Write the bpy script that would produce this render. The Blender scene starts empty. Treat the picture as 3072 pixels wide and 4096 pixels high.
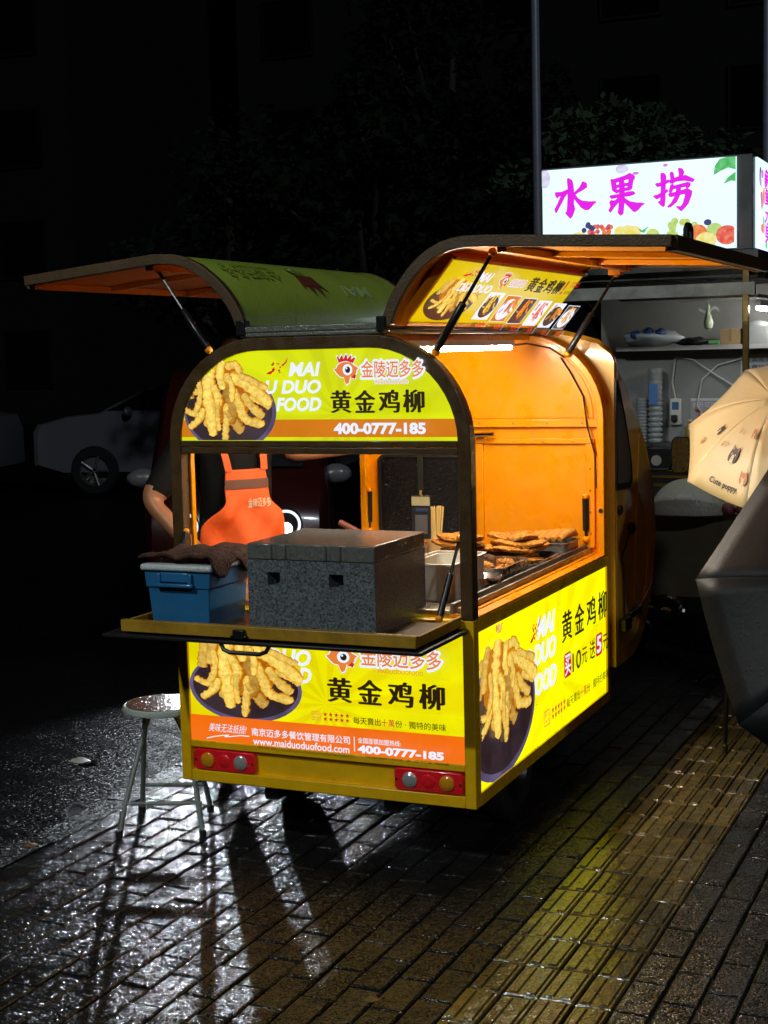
import bpy, bmesh, math, random
from mathutils import Vector, Matrix
R = math.radians
random.seed(7)
scene = bpy.context.scene
COL = scene.collection

# ------------------------------------------------------------------ camera
cam_data = bpy.data.cameras.new('camera')
cam = bpy.data.objects.new('camera', cam_data)
COL.objects.link(cam)
CAM = Vector((2.2005, -4.4094, 1.6915))
FW = Vector((-0.40249, 0.90943, -0.10461))
RT = Vector((0.91521, 0.40224, -0.02438))
UP = Vector((-0.01990, 0.10555, 0.99421))
m3 = Matrix((RT, UP, -FW)).transposed()
cam.matrix_world = Matrix.Translation(CAM) @ m3.to_4x4()
cam_data.sensor_fit = 'VERTICAL'
cam_data.sensor_height = 36.0
cam_data.lens = 6000 / 4096 * 36.0
cam_data.clip_start = 0.05
cam_data.clip_end = 400
scene.camera = cam

# ------------------------------------------------------------------ night sky, faint moon-like sun
world = bpy.data.worlds.new('World')
scene.world = world
world.use_nodes = True
wn = world.node_tree.nodes
sky = wn.new('ShaderNodeTexSky')
sky.sky_type = 'NISHITA'
sky.sun_disc = False
sky.sun_elevation = R(-4.5)
sky.sun_rotation = R(20)
wn['Background'].inputs['Strength'].default_value = 0.006
world.node_tree.links.new(sky.outputs['Color'], wn['Background'].inputs['Color'])
sun_data = bpy.data.lights.new('sun', 'SUN')
sun_data.energy = 0.30
sun_data.angle = R(2)
sun_data.color = (0.8, 0.88, 1.0)
sun = bpy.data.objects.new('sun', sun_data)
COL.objects.link(sun)
sun.rotation_euler = Vector((-0.58, 0.70, -0.46)).to_track_quat('-Z', 'Y').to_euler()
vs = scene.view_settings
vs.view_transform = 'Standard'
vs.look = 'None'
vs.exposure = 0.0
vs.gamma = 1.0
vs.use_curve_mapping = False
cy = scene.cycles
cy.use_denoising = True
cy.max_bounces = 8
cy.diffuse_bounces = 4
cy.glossy_bounces = 4
cy.transmission_bounces = 6
cy.transparent_max_bounces = 8
cy.sample_clamp_indirect = 3.0
cy.caustics_reflective = False
cy.caustics_refractive = False
ASSUMED_LAMP_POWER = 1050.0
HEAD_POWER = 100.0
TUBE = 315.0

# ------------------------------------------------------------------ helpers
class MB:
    def __init__(self):
        self.v, self.f, self.c = [], [], None
    def add(self, vs, fs):
        n = len(self.v)
        self.v += [tuple(p) for p in vs]
        self.f += [tuple(i + n for i in f) for f in fs]
        return self
    def box(self, a, b):
        x0, y0, z0 = a; x1, y1, z1 = b
        return self.add([(x0,y0,z0),(x1,y0,z0),(x1,y1,z0),(x0,y1,z0),(x0,y0,z1),(x1,y0,z1),(x1,y1,z1),(x0,y1,z1)],
                        [(0,3,2,1),(4,5,6,7),(0,1,5,4),(1,2,6,5),(2,3,7,6),(3,0,4,7)])
    def prism(self, poly, ax, t0, t1):
        mp = {'y': lambda p, t: (p[0], t, p[1]), 'x': lambda p, t: (t, p[0], p[1]), 'z': lambda p, t: (p[0], p[1], t)}[ax]
        n = len(poly)
        vs = [mp(p, t0) for p in poly] + [mp(p, t1) for p in poly]
        fs = [tuple(range(n))[::-1], tuple(range(n, 2 * n))] + [(i, (i + 1) % n, n + (i + 1) % n, n + i) for i in range(n)]
        return self.add(vs, fs)
    def ring(self, outer, inner, ax, t0, t1):
        mp = {'y': lambda p, t: (p[0], t, p[1]), 'x': lambda p, t: (t, p[0], p[1]), 'z': lambda p, t: (p[0], p[1], t)}[ax]
        n = len(outer)
        vs = [mp(p, t0) for p in outer] + [mp(p, t1) for p in outer] + [mp(p, t0) for p in inner] + [mp(p, t1) for p in inner]
        fs = []
        for i in range(n):
            j = (i + 1) % n
            fs += [(i, j, n + j, n + i), (2*n + i, 3*n + i, 3*n + j, 2*n + j), (i, 2*n + i, 2*n + j, j), (n + i, n + j, 3*n + j, 3*n + i)]
        return self.add(vs, fs)
    def tube(self, path, r, n=10, caps=True):
        path = [Vector(p) for p in path]
        rs = r if isinstance(r, (list, tuple)) else [r] * len(path)
        up = None; rings = []
        for i, p in enumerate(path):
            d = (path[min(i + 1, len(path) - 1)] - path[max(i - 1, 0)]).normalized()
            if up is None:
                up = d.orthogonal().normalized()
            else:
                up = (up - d * up.dot(d))
                up = up.normalized() if up.length > 1e-6 else d.orthogonal().normalized()
            s = d.cross(up)
            rings.append([p + (up * math.cos(2*math.pi*k/n) + s * math.sin(2*math.pi*k/n)) * rs[i] for k in range(n)])
        vs = [q for rg in rings for q in rg]
        fs = [(i*n + k, i*n + (k+1) % n, (i+1)*n + (k+1) % n, (i+1)*n + k) for i in range(len(path) - 1) for k in range(n)]
        if caps:
            fs += [tuple(range(n))[::-1], tuple(range((len(path)-1)*n, len(path)*n))]
        return self.add(vs, fs)
    def lathe(self, prof, n=24, c=(0,0,0), axis='z', caps=True):
        def mp(r, h, a):
            u, w = r*math.cos(a), r*math.sin(a)
            return {'z': (c[0]+u, c[1]+w, c[2]+h), 'y': (c[0]+u, c[1]+h, c[2]+w), 'x': (c[0]+h, c[1]+u, c[2]+w)}[axis]
        vs = [mp(r, h, 2*math.pi*k/n) for r, h in prof for k in range(n)]
        fs = [(i*n+k, i*n+(k+1) % n, (i+1)*n+(k+1) % n, (i+1)*n+k) for i in range(len(prof)-1) for k in range(n)]
        if caps:
            fs += [tuple(range(n))[::-1], tuple(range((len(prof)-1)*n, len(prof)*n))]
        return self.add(vs, fs)
    def grid(self, nu, nv, fn):
        vs = [fn(i / nu, j / nv) for j in range(nv + 1) for i in range(nu + 1)]
        w = nu + 1
        return self.add(vs, [(j*w+i, j*w+i+1, (j+1)*w+i+1, (j+1)*w+i) for j in range(nv) for i in range(nu)])
    def blob(self, c, r, seed=0, amp=.15, n=12, m=8, fq=3.0):
        rn = random.Random(seed); ph = [rn.uniform(0, 6.28) for _ in range(9)]
        vs = []
        for j in range(m + 1):
            t = math.pi * j / m
            for i in range(n):
                a = 2*math.pi*i/n
                d = Vector((math.sin(t)*math.cos(a), math.sin(t)*math.sin(a), math.cos(t)))
                k = 1 + amp*(math.sin(fq*d.x+ph[0])*math.sin(fq*1.3*d.y+ph[1]) + math.sin(fq*1.7*d.z+ph[2]+2*d.x) * .6 + .5*math.sin(fq*3*d.x+ph[3])*math.sin(fq*2.6*d.y+ph[4]+fq*2*d.z))
                vs.append((c[0]+r[0]*d.x*k, c[1]+r[1]*d.y*k, c[2]+r[2]*d.z*k))
        return self.add(vs, [(j*n+i, j*n+(i+1) % n, (j+1)*n+(i+1) % n, (j+1)*n+i) for j in range(m) for i in range(n)])
    def xform(self, M, start=0):
        for i in range(start, len(self.v)):
            self.v[i] = tuple(M @ Vector(self.v[i]))
        return self
    def mesh(self, name, smooth=35):
        me = bpy.data.meshes.new(name)
        me.from_pydata(self.v, [], self.f)
        bm = bmesh.new(); bm.from_mesh(me)
        bmesh.ops.recalc_face_normals(bm, faces=bm.faces)
        bm.to_mesh(me); bm.free()
        if smooth:
            for p in me.polygons: p.use_smooth = True
            me.set_sharp_from_angle(angle=R(smooth))
        return me

def link(name, me, mat, parent):
    o = bpy.data.objects.new(name, me)
    COL.objects.link(o)
    if mat is not None and not me.materials: me.materials.append(mat)
    if parent is not None: o.parent = parent
    return o
def part(mb, name, mat, parent=None, bev=0, smooth=35, seg=2):
    o = link(name, mb.mesh(name, smooth), mat, parent)
    if bev:
        b = o.modifiers.new('bevel', 'BEVEL'); b.width = bev; b.segments = seg; b.limit_method = 'ANGLE'; b.angle_limit = R(40)
    return o
def tag(o, label=None, cat=None, group=None, kind=None):
    if label: o['label'] = label
    if cat: o['category'] = cat
    if group: o['group'] = group
    if kind: o['kind'] = kind
    return o
def thing(name, label, cat, loc=(0,0,0), rz=0, group=None):
    o = bpy.data.objects.new(name, None)
    COL.objects.link(o)
    o.location = loc; o.rotation_euler = (0, 0, rz); o.empty_display_size = .1
    return tag(o, label, cat, group)
def struct(mb, name, mat, **k):
    return tag(part(mb, name, mat, **k), kind='structure')
def copy_tree(o, parent=None):
    c = o.copy(); COL.objects.link(c); c.parent = parent
    for ch in list(o.children): copy_tree(ch, c)
    return c

# ------------------------------------------------------------------ materials
MATS = {}
def P(name, col, rough=.5, metal=0., var=0., vscale=8., bump=0., bscale=120., coat=0., emis=None, es=1., trans=0., alpha=1., spec=.5, rvar=0., rnd=0., drops=0., bdist=.004, detail=6., vcol2=None):
    m = bpy.data.materials.new(name); m.use_nodes = True
    MATS[name] = m
    nt = m.node_tree; N = nt.nodes; L = nt.links
    b = N['Principled BSDF']
    b.inputs['Base Color'].default_value = (*col, 1)
    b.inputs['Roughness'].default_value = rough
    b.inputs['Metallic'].default_value = metal
    b.inputs['Specular IOR Level'].default_value = spec
    b.inputs['Coat Weight'].default_value = coat
    b.inputs['Coat Roughness'].default_value = .08
    b.inputs['Transmission Weight'].default_value = trans
    b.inputs['Alpha'].default_value = alpha
    if emis:
        b.inputs['Emission Color'].default_value = (*emis, 1); b.inputs['Emission Strength'].default_value = es
    tc = N.new('ShaderNodeTexCoord')
    src = None
    if var or vcol2:
        no = N.new('ShaderNodeTexNoise'); no.inputs['Scale'].default_value = vscale; no.inputs['Detail'].default_value = detail; no.inputs['Roughness'].default_value = .65
        L.new(tc.outputs['Object'], no.inputs['Vector'])
        mr = N.new('ShaderNodeMapRange'); mr.inputs[1].default_value = .3; mr.inputs[2].default_value = .7
        L.new(no.outputs['Fac'], mr.inputs[0])
        mx = N.new('ShaderNodeMix'); mx.data_type = 'RGBA'
        c2 = vcol2 or tuple(min(1, c*(1+var)) for c in col)
        c1 = tuple(c*(1-var) for c in col) if not vcol2 else col
        mx.inputs[6].default_value = (*c1, 1); mx.inputs[7].default_value = (*c2, 1)
        L.new(mr.outputs[0], mx.inputs[0])
        src = mx.outputs[2]
    if rnd:
        oi = N.new('ShaderNodeObjectInfo'); hs = N.new('ShaderNodeHueSaturation')
        r2 = N.new('ShaderNodeMapRange'); r2.inputs[3].default_value = 1-rnd; r2.inputs[4].default_value = 1+rnd
        L.new(oi.outputs['Random'], r2.inputs[0]); L.new(r2.outputs[0], hs.inputs['Value'])
        hs.inputs['Color'].default_value = (*col, 1)
        if src: L.new(src, hs.inputs['Color'])
        src = hs.outputs['Color']
    if src: L.new(src, b.inputs['Base Color'])
    if rvar:
        n3 = N.new('ShaderNodeTexNoise'); n3.inputs['Scale'].default_value = vscale*1.7; n3.inputs['Detail'].default_value = 4
        L.new(tc.outputs['Object'], n3.inputs['Vector'])
        r3 = N.new('ShaderNodeMapRange'); r3.inputs[1].default_value = .35; r3.inputs[2].default_value = .65
        r3.inputs[3].default_value = max(.02, rough-rvar); r3.inputs[4].default_value = rough+rvar
        L.new(n3.outputs['Fac'], r3.inputs[0]); L.new(r3.outputs[0], b.inputs['Roughness'])
    if bump or drops:
        bp = N.new('ShaderNodeBump'); bp.inputs['Strength'].default_value = bump or .6; bp.inputs['Distance'].default_value = bdist
        n2 = N.new('ShaderNodeTexNoise'); n2.inputs['Scale'].default_value = bscale; n2.inputs['Detail'].default_value = 3
        L.new(tc.outputs['Object'], n2.inputs['Vector'])
        h = n2.outputs['Fac']
        if drops:
            vo = N.new('ShaderNodeTexVoronoi'); vo.inputs['Scale'].default_value = drops
            L.new(tc.outputs['Object'], vo.inputs['Vector'])
            dm = N.new('ShaderNodeMapRange'); dm.inputs[1].default_value = 0; dm.inputs[2].default_value = .28; dm.inputs[3].default_value = 1; dm.inputs[4].default_value = 0
            L.new(vo.outputs['Distance'], dm.inputs[0])
            ad = N.new('ShaderNodeMath'); ad.operation = 'MULTIPLY_ADD'; ad.inputs[1].default_value = .8
            L.new(dm.outputs[0], ad.inputs[0]); L.new(n2.outputs['Fac'], ad.inputs[2])
            h = ad.outputs[0]
        L.new(h, bp.inputs['Height']); L.new(bp.outputs['Normal'], b.inputs['Normal'])
    return m
def E(name, col, s=1., var=0., vscale=6., c2=None, rays=None, glow=False):
    """backlit print: colour shines through the film; 'rays' = (centre, axis pair) draws the printed sunburst"""
    m = P(name, (.02,.02,.02), .35, emis=col, es=s, spec=.25)
    if not glow: m.cycles.emission_sampling = 'NONE'
    nt = m.node_tree; N = nt.nodes; L = nt.links; b = N['Principled BSDF']
    tc = N.new('ShaderNodeTexCoord')
    if rays:
        (cu, cv), (iu, iv) = rays
        sp = N.new('ShaderNodeSeparateXYZ'); L.new(tc.outputs['Object'], sp.inputs[0])
        su = N.new('ShaderNodeMath'); su.operation = 'SUBTRACT'; su.inputs[1].default_value = cu; L.new(sp.outputs[iu], su.inputs[0])
        sv = N.new('ShaderNodeMath'); sv.operation = 'SUBTRACT'; sv.inputs[1].default_value = cv; L.new(sp.outputs[iv], sv.inputs[0])
        at = N.new('ShaderNodeMath'); at.operation = 'ARCTAN2'; L.new(sv.outputs[0], at.inputs[0]); L.new(su.outputs[0], at.inputs[1])
        ml = N.new('ShaderNodeMath'); ml.operation = 'MULTIPLY'; ml.inputs[1].default_value = 14; L.new(at.outputs[0], ml.inputs[0])
        sn = N.new('ShaderNodeMath'); sn.operation = 'SINE'; L.new(ml.outputs[0], sn.inputs[0])
        mr = N.new('ShaderNodeMapRange'); mr.inputs[1].default_value = -.3; mr.inputs[2].default_value = .5; L.new(sn.outputs[0], mr.inputs[0])
        fac = mr.outputs[0]
    else:
        no = N.new('ShaderNodeTexNoise'); no.inputs['Scale'].default_value = vscale; no.inputs['Detail'].default_value = 5
        L.new(tc.outputs['Object'], no.inputs['Vector'])
        mr = N.new('ShaderNodeMapRange'); mr.inputs[1].default_value = .35; mr.inputs[2].default_value = .65; L.new(no.outputs['Fac'], mr.inputs[0])
        fac = mr.outputs[0]
    if var or c2:
        mx = N.new('ShaderNodeMix'); mx.data_type = 'RGBA'
        mx.inputs[6].default_value = (*col, 1); mx.inputs[7].default_value = (*(c2 or tuple(c*(1-var) for c in col)), 1)
        L.new(fac, mx.inputs[0]); L.new(mx.outputs[2], b.inputs['Emission Color'])
    if rays:   # uneven backlight painted in: soft noise drives the emission strength
        nz = N.new('ShaderNodeTexNoise'); nz.inputs['Scale'].default_value = 4.5; nz.inputs['Detail'].default_value = 2
        L.new(tc.outputs['Object'], nz.inputs['Vector'])
        mz = N.new('ShaderNodeMapRange'); mz.inputs[1].default_value = .3; mz.inputs[2].default_value = .7; mz.inputs[3].default_value = s*.86; mz.inputs[4].default_value = s*1.06
        L.new(nz.outputs['Fac'], mz.inputs[0]); L.new(mz.outputs[0], b.inputs['Emission Strength'])
    return m
def food_print(name, s=1.):
    """photo-printed fried food: printed colour per vertex, crumb texture from noise"""
    m = P(name, (.02,.02,.02), .4, es=s, emis=(1,.7,.1), spec=.2)
    m.cycles.emission_sampling = 'NONE'
    nt = m.node_tree; N = nt.nodes; L = nt.links; b = N['Principled BSDF']
    at = N.new('ShaderNodeAttribute'); at.attribute_name = 'Col'
    tc = N.new('ShaderNodeTexCoord')
    no = N.new('ShaderNodeTexNoise'); no.inputs['Scale'].default_value = 60; no.inputs['Detail'].default_value = 6; no.inputs['Roughness'].default_value = .75
    L.new(tc.outputs['Object'], no.inputs['Vector'])
    mr = N.new('ShaderNodeMapRange'); mr.inputs[1].default_value = .33; mr.inputs[2].default_value = .66; mr.inputs[3].default_value = .66; mr.inputs[4].default_value = 1.2
    L.new(no.outputs['Fac'], mr.inputs[0])
    vm = N.new('ShaderNodeVectorMath'); vm.operation = 'SCALE'
    L.new(at.outputs['Color'], vm.inputs[0]); L.new(mr.outputs[0], vm.inputs['Scale'])
    L.new(vm.outputs[0], b.inputs['Emission Color'])
    return m

orange = P('orange_paint', (.93,.31,.0), .36, var=.05, vscale=7, bump=.08, bscale=14, coat=.2, rvar=.12, bdist=.006)
lining = P('orange_lining', (.80,.27,.004), .6, var=.1, vscale=4, spec=.25)
yellow_paint = P('yellow_paint', (.92,.50,.004), .35, var=.14, vscale=9, bump=.12, bscale=90, coat=.4, rvar=.1, drops=60)
shaded_frame = P('shaded_frame_paint', (.075,.040,.013), .38, var=.25, vscale=14, bump=.25, bscale=160, coat=.3, drops=70, rvar=.12)  # orange paint; shade on the arch put in as dark brown
shaded_rim = P('shaded_rim_paint', (.075,.041,.015), .45, var=.3, vscale=10, bump=.3, bscale=120, drops=80)  # orange wing rims, their shade put into the colour as brown
black_rubber = P('black_rubber', (.012,.012,.012), .45, bump=.1)
black_metal = P('black_metal', (.015,.015,.016), .3, metal=.3, bump=.1, drops=90)
steel = P('steel', (.55,.55,.54), .28, metal=1, var=.15, vscale=20, bump=.1, bscale=60, rvar=.1)
dull_steel = P('dull_steel', (.32,.31,.29), .42, metal=.85, var=.3, vscale=10, bump=.15, bscale=80, rvar=.12)
chrome = P('chrome', (.75,.75,.75), .12, metal=1)
dark_glass = P('wet_dark_glass', (.008,.009,.011), .12, bump=.9, bscale=90, drops=85, bdist=.003, spec=.6)
tinted_film = P('tinted_yellow_film', (.50,.66,.08), .28, var=.12, vscale=5, bump=.35, bscale=70, drops=75, coat=.5)  # yellow film; green cast of bluish light put into its colour
pale_film = P('pale_print_film', (.60,.74,.30), .3)
red_film = P('red_print_film', (.22,.05,.03), .3)
black_film = P('black_print_film', (.20,.28,.03), .3)
grey_ridge = P('wet_grey_ridge', (.20,.20,.17), .3, metal=.4, var=.2, vscale=25, bump=.6, bscale=140, drops=80)
white_plastic = P('white_plastic', (.72,.72,.68), .4, var=.05)
# ------------------------------------------------------------------ ground
def ground_mat(name, col, vcol2, wet=.2, grain=150., gs=.5, rnd=.25, vscale=18, glit=.5, cell=190., spec=.5):
    m = P(name, col, wet, var=.3, vscale=vscale, vcol2=vcol2, rnd=rnd, bump=gs, bscale=grain, rvar=.06, bdist=.005, spec=spec)
    N = m.node_tree.nodes; L = m.node_tree.links
    bp = next(n for n in N if n.type == 'BUMP')
    tc = next(n for n in N if n.type == 'TEX_COORD')
    # larger, softer undulation of the worn face under the grain
    n2 = N.new('ShaderNodeTexNoise'); n2.inputs['Scale'].default_value = grain*.22; n2.inputs['Detail'].default_value = 3
    ge = N.new('ShaderNodeNewGeometry')
    for n in N:
        if n.type == 'TEX_NOISE':
            for l in list(n.inputs['Vector'].links): L.remove(l)
            L.new(ge.outputs['Position'], n.inputs['Vector'])
    bp.inputs['Distance'].default_value = .006
    b2 = N.new('ShaderNodeBump'); b2.inputs['Strength'].default_value = .2; b2.inputs['Distance'].default_value = .012
    L.new(n2.outputs['Fac'], b2.inputs['Height']); L.new(b2.outputs['Normal'], bp.inputs['Normal'])
    # wet grit: facets a few millimetres wide, each tilted its own way
    vo = N.new('ShaderNodeTexVoronoi'); vo.inputs['Scale'].default_value = cell
    L.new(ge.outputs['Position'], vo.inputs['Vector'])
    su = N.new('ShaderNodeVectorMath'); su.operation = 'SUBTRACT'; su.inputs[1].default_value = (.5,.5,.5); L.new(vo.outputs['Color'], su.inputs[0])
    # how gritty the spot is: worn and puddled patches stay smooth
    pn = N.new('ShaderNodeTexNoise'); pn.inputs['Scale'].default_value = 7; pn.inputs['Detail'].default_value = 4; L.new(ge.outputs['Position'], pn.inputs['Vector'])
    pm = N.new('ShaderNodeMapRange'); pm.inputs[1].default_value = .35; pm.inputs[2].default_value = .62; pm.inputs[3].default_value = glit*.5; pm.inputs[4].default_value = glit*1.2; L.new(pn.outputs['Fac'], pm.inputs[0])
    sc = N.new('ShaderNodeVectorMath'); sc.operation = 'SCALE'; L.new(su.outputs[0], sc.inputs[0]); L.new(pm.outputs[0], sc.inputs['Scale'])
    ad = N.new('ShaderNodeVectorMath'); ad.operation = 'ADD'; L.new(bp.outputs['Normal'], ad.inputs[0]); L.new(sc.outputs[0], ad.inputs[1])
    nm = N.new('ShaderNodeVectorMath'); nm.operation = 'NORMALIZE'; L.new(ad.outputs[0], nm.inputs[0])
    L.new(nm.outputs[0], N['Principled BSDF'].inputs['Normal'])
    return m
brick_mat = ground_mat('wet_grey_paver', (.010,.0099,.0097), (.020,.0195,.0185), .13, 125, .5, glit=.58, cell=210)
tactile_mat = ground_mat('worn_tactile_paver', (.035,.030,.022), (.13,.09,.018), .10, 120, .18, rnd=.4, vscale=22, glit=.13, cell=170)
joint_mat = ground_mat('dark_joint_sand', (.008,.008,.007), (.018,.017,.015), .4, 260, .8, rnd=0, spec=.3)
road_mat = ground_mat('wet_asphalt', (.005,.005,.0055), (.010,.010,.011), .34, 110, .2, rnd=0, glit=.9, cell=170, spec=.012)
kerb_mat = ground_mat('kerb_stone', (.010,.010,.010), (.018,.018,.0175), .3, 120, .9, glit=.9, spec=.04)

KX = -0.992           # kerb line, parallel to the cart
pavement = struct(MB().box((KX, -12, -.30), (30, 90, -.011)), 'pavement', joint_mat, smooth=0)
road = struct(MB().grid(60, 60, lambda u, v: (-90 + u*(KX-.13+90), -30 + v*120, -.10)), 'road', road_mat, smooth=0)
# kerb stones, one object each where they show
kerb = struct(MB().box((KX-.128, -12, -.3), (KX-.002, 90, -.022)), 'kerb', joint_mat, smooth=0)
kme = MB().box((-.062, -.245, -.2), (.062, .245, -.0))
kmesh = kme.mesh('kerb_stone', 0); kmesh.materials.append(kerb_mat)
for i in range(-5, 16):
    o = link('kerb_stone', kmesh, None, kerb)
    o.location = (KX-.065 + random.uniform(-.002,.002), i*.5 + .1, -.002 + random.uniform(-.003,.002))
    o.rotation_euler = (random.uniform(-.006,.006), random.uniform(-.02,.02), 0)

def paver_mesh(name, seed, bars=False):
    rn = random.Random(seed)
    bm = bmesh.new()
    w, l, h = .0468, .0968, .05
    if bars: w, l = .0478, .0978
    def ringpts(dx, z, jit):
        return [bm.verts.new((sx*(w-dx)+rn.uniform(-jit,jit), sy*(l-dx)+rn.uniform(-jit,jit), z)) for sx, sy in ((-1,-1),(1,-1),(1,1),(-1,1))]
    a = ringpts(0, -h, 0); b = ringpts(0, -.004, .0008); c = ringpts(.004, 0, .0015)
    for p, q in ((a,b),(b,c)):
        for i in range(4): bm.faces.new((p[i], p[(i+1)%4], q[(i+1)%4], q[i]))
    bm.faces.new(c)
    if bars:
        for cx in (-.024, .024):
            x0, x1 = cx-.0145, cx+.0145; y0, y1 = -.088, .088; z = .0045 + rn.uniform(-.001,.0005); s = .005
            lo = [bm.verts.new(p) for p in ((x0,y0,-.0005),(x1,y0,-.0005),(x1,y1,-.0005),(x0,y1,-.0005))]
            hi = [bm.verts.new(p) for p in ((x0+s,y0+s,z),(x1-s,y0+s,z),(x1-s,y1-s,z),(x0+s,y1-s,z))]
            for i in range(4): bm.faces.new((lo[i], lo[(i+1)%4], hi[(i+1)%4], hi[i]))
            bm.faces.new(hi)
    me = bpy.data.meshes.new(name); bm.to_mesh(me); bm.free()
    return me
pv = [paver_mesh('paver_brick', s) for s in range(5)]
tv = [paver_mesh('tactile_paver', s+50, True) for s in range(4)]
for me in pv: me.materials.append(brick_mat)
for me in tv: me.materials.append(tactile_mat)
def inview(p, mg=40):
    d = Vector(p) - CAM; z = d.dot(FW)
    if z < .3: return False
    x = 384 + 1500*d.dot(RT)/z; y = 512 - 1500*d.dot(UP)/z
    return -mg < x < 768+mg and y < 1024+mg
cells = []
for i in range(-10, 36):
    x = .06 + i*.1 - .0
    xc = .01 + (i+.5)*.1
    if xc - .05 < KX: continue
    tac = .80 < xc < 1.21
    for j in range(-13, 40):
        y = j*.2 + (.1 if (not tac and i % 2) else 0) + .1
        cells.append((xc, y, tac))
vis = [(( Vector((x,y,0))-CAM).length, x, y, t) for x, y, t in cells if inview((x,y,0))]
vis.sort()
single = {'b': [v for v in vis if not v[3]][:300], 't': [v for v in vis if v[3]][:300]}
chosen = {(v[1], v[2]) for k in single for v in single[k]}
for key, nm, pool in (('b','paver_brick',pv), ('t','tactile_paver',tv)):
    for _, x, y, t in single[key]:
        o = link(nm, random.choice(pool), None, pavement)
        o.location = (x + random.uniform(-.001,.001), y + random.uniform(-.001,.001), random.uniform(-.0035,.0015))
        o.rotation_euler = (random.uniform(-.012,.012), random.uniform(-.018,.018), random.choice((0, math.pi)) + random.uniform(-.006,.006))
rest = MB()
for x, y, t in cells:
    if (x, y) in chosen: continue
    me = random.choice(tv if t else pv)
    M = Matrix.Translation((x, y, random.uniform(-.003,.001))) @ Matrix.Rotation(random.uniform(-.015,.015), 4, 'Y')
    rest.add([M @ v.co for v in me.vertices], [tuple(p.vertices) for p in me.polygons])
tag(part(rest, 'far_bricks', brick_mat, pavement, smooth=0), kind='stuff')
# ------------------------------------------------------------------ printed / backlit artwork
_cache = {}
def text_geo(s, bold=0., shear=0., res=3):
    key = (s, bold, shear)
    if key not in _cache:
        c = bpy.data.curves.new('lettering', 'FONT'); c.body = s; c.size = 1; c.offset = bold; c.shear = shear; c.resolution_u = res
        o = bpy.data.objects.new('lettering', c); COL.objects.link(o)
        bpy.context.view_layer.update()
        me = bpy.data.meshes.new_from_object(o.evaluated_get(bpy.context.evaluated_depsgraph_get()))
        vs = [(v.co.x, v.co.y) for v in me.vertices]; fs = [tuple(p.vertices) for p in me.polygons]
        bpy.data.objects.remove(o); bpy.data.curves.remove(c); bpy.data.meshes.remove(me)
        _cache[key] = (vs, fs)
    return _cache[key]
class Panel:
    """a flat (or curved) printed surface: (u, v, lift) -> point"""
    def __init__(self, parent, fn):
        self.parent, self.fn, self.k = parent, fn, 1
    def lift(self):
        self.k += 1
        return .0006 * self.k
    def put(self, name, mat, vs, fs, lift=None, cols=None):
        d = self.lift() if lift is None else lift
        me = bpy.data.meshes.new(name)
        me.from_pydata([self.fn(u, v, d) for u, v in vs], [], fs)
        if cols:
            ca = me.color_attributes.new('Col', 'FLOAT_COLOR', 'POINT')
            for i, c in enumerate(cols): ca.data[i].color = (*c, 1)
        return link(name, me, mat, self.parent)
    def text(self, s, u0, u1, v0, v1, mat, bold=0., shear=0., name='lettering', flip=False, song=False):
        cjk = any(ord(c) > 0x2e00 for c in s); grow = None
        if cjk and bold > 0:
            if song: grow = [(-bold,0),(bold,0),(0,0),(0,bold*.3),(0,-bold*.3)]
            else:
                n = 10 if bold > .03 else 5
                grow = [(0,0)] + [(bold*math.cos(6.283*i/n), bold*math.sin(6.283*i/n)) for i in range(n)]
        vs, fs = text_geo(s, 0. if cjk else bold, shear)
        xs = [p[0] for p in vs]; ys = [p[1] for p in vs]
        x0, x1, y0, y1 = min(xs), max(xs), min(ys), max(ys)
        out = []
        for x, y in vs:
            a, b = (x-x0)/(x1-x0), (y-y0)/(y1-y0)
            if flip: a, b = 1-a, 1-b
            out.append((u0+a*(u1-u0), v0+b*(v1-v0)))
        if not cjk or not grow: return self.put(name, mat, out, fs)
        # heavier strokes: the glyph laid down several times, each a hair higher
        d = self.lift(); V, Fc, base = [], [], 0
        me_v = []
        em = (v1-v0)
        for k, (dx, dy) in enumerate(grow):
            me_v += [self.fn(u+dx*em*(u1-u0)/((x1-x0)*em), v+dy*em, d+k*.00003) for u, v in out]
            Fc += [tuple(i+base for i in f) for f in fs]; base += len(out)
        me = bpy.data.meshes.new(name); me.from_pydata(me_v, [], Fc)
        return link(name, me, mat, self.parent)
    def poly(self, name, mat, pts, lift=None):
        return self.put(name, mat, pts, [tuple(range(len(pts)))], lift)
    def polys(self, name, mat, lst, lift=None):
        vs, fs = [], []
        for p in lst:
            fs.append(tuple(range(len(vs), len(vs)+len(p)))); vs += p
        return self.put(name, mat, vs, fs, lift)
    def rect(self, name, mat, u0, u1, v0, v1, lift=None):
        return self.poly(name, mat, [(u0,v0),(u1,v0),(u1,v1),(u0,v1)], lift)
    def ellipse(self, name, mat, cu, cv, ru, rv, n=40, clip=None, ri=None, lift=None):
        pts = [(cu+ru*math.cos(2*math.pi*i/n), cv+rv*math.sin(2*math.pi*i/n)) for i in range(n)]
        if clip: pts = clip(pts)
        return self.poly(name, mat, pts, lift)
def clip_poly(poly, u0, u1, v0, v1):
    def cut(ps, f, ip):
        out = []
        for i in range(len(ps)):
            a, b = ps[i-1], ps[i]
            if f(b):
                if not f(a): out.append(ip(a, b))
                out.append(b)
            elif f(a): out.append(ip(a, b))
        return out
    def L(ax, val): return lambda a, b: tuple(a[k]+(b[k]-a[k])*(val-a[ax])/(b[ax]-a[ax]) for k in (0,1))
    for ax, val, s in ((0,u0,1),(0,u1,-1),(1,v0,1),(1,v1,-1)):
        if not poly: return poly
        poly = cut(poly, lambda p: (p[ax]-val)*s >= 0, L(ax, val))
    return poly

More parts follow.
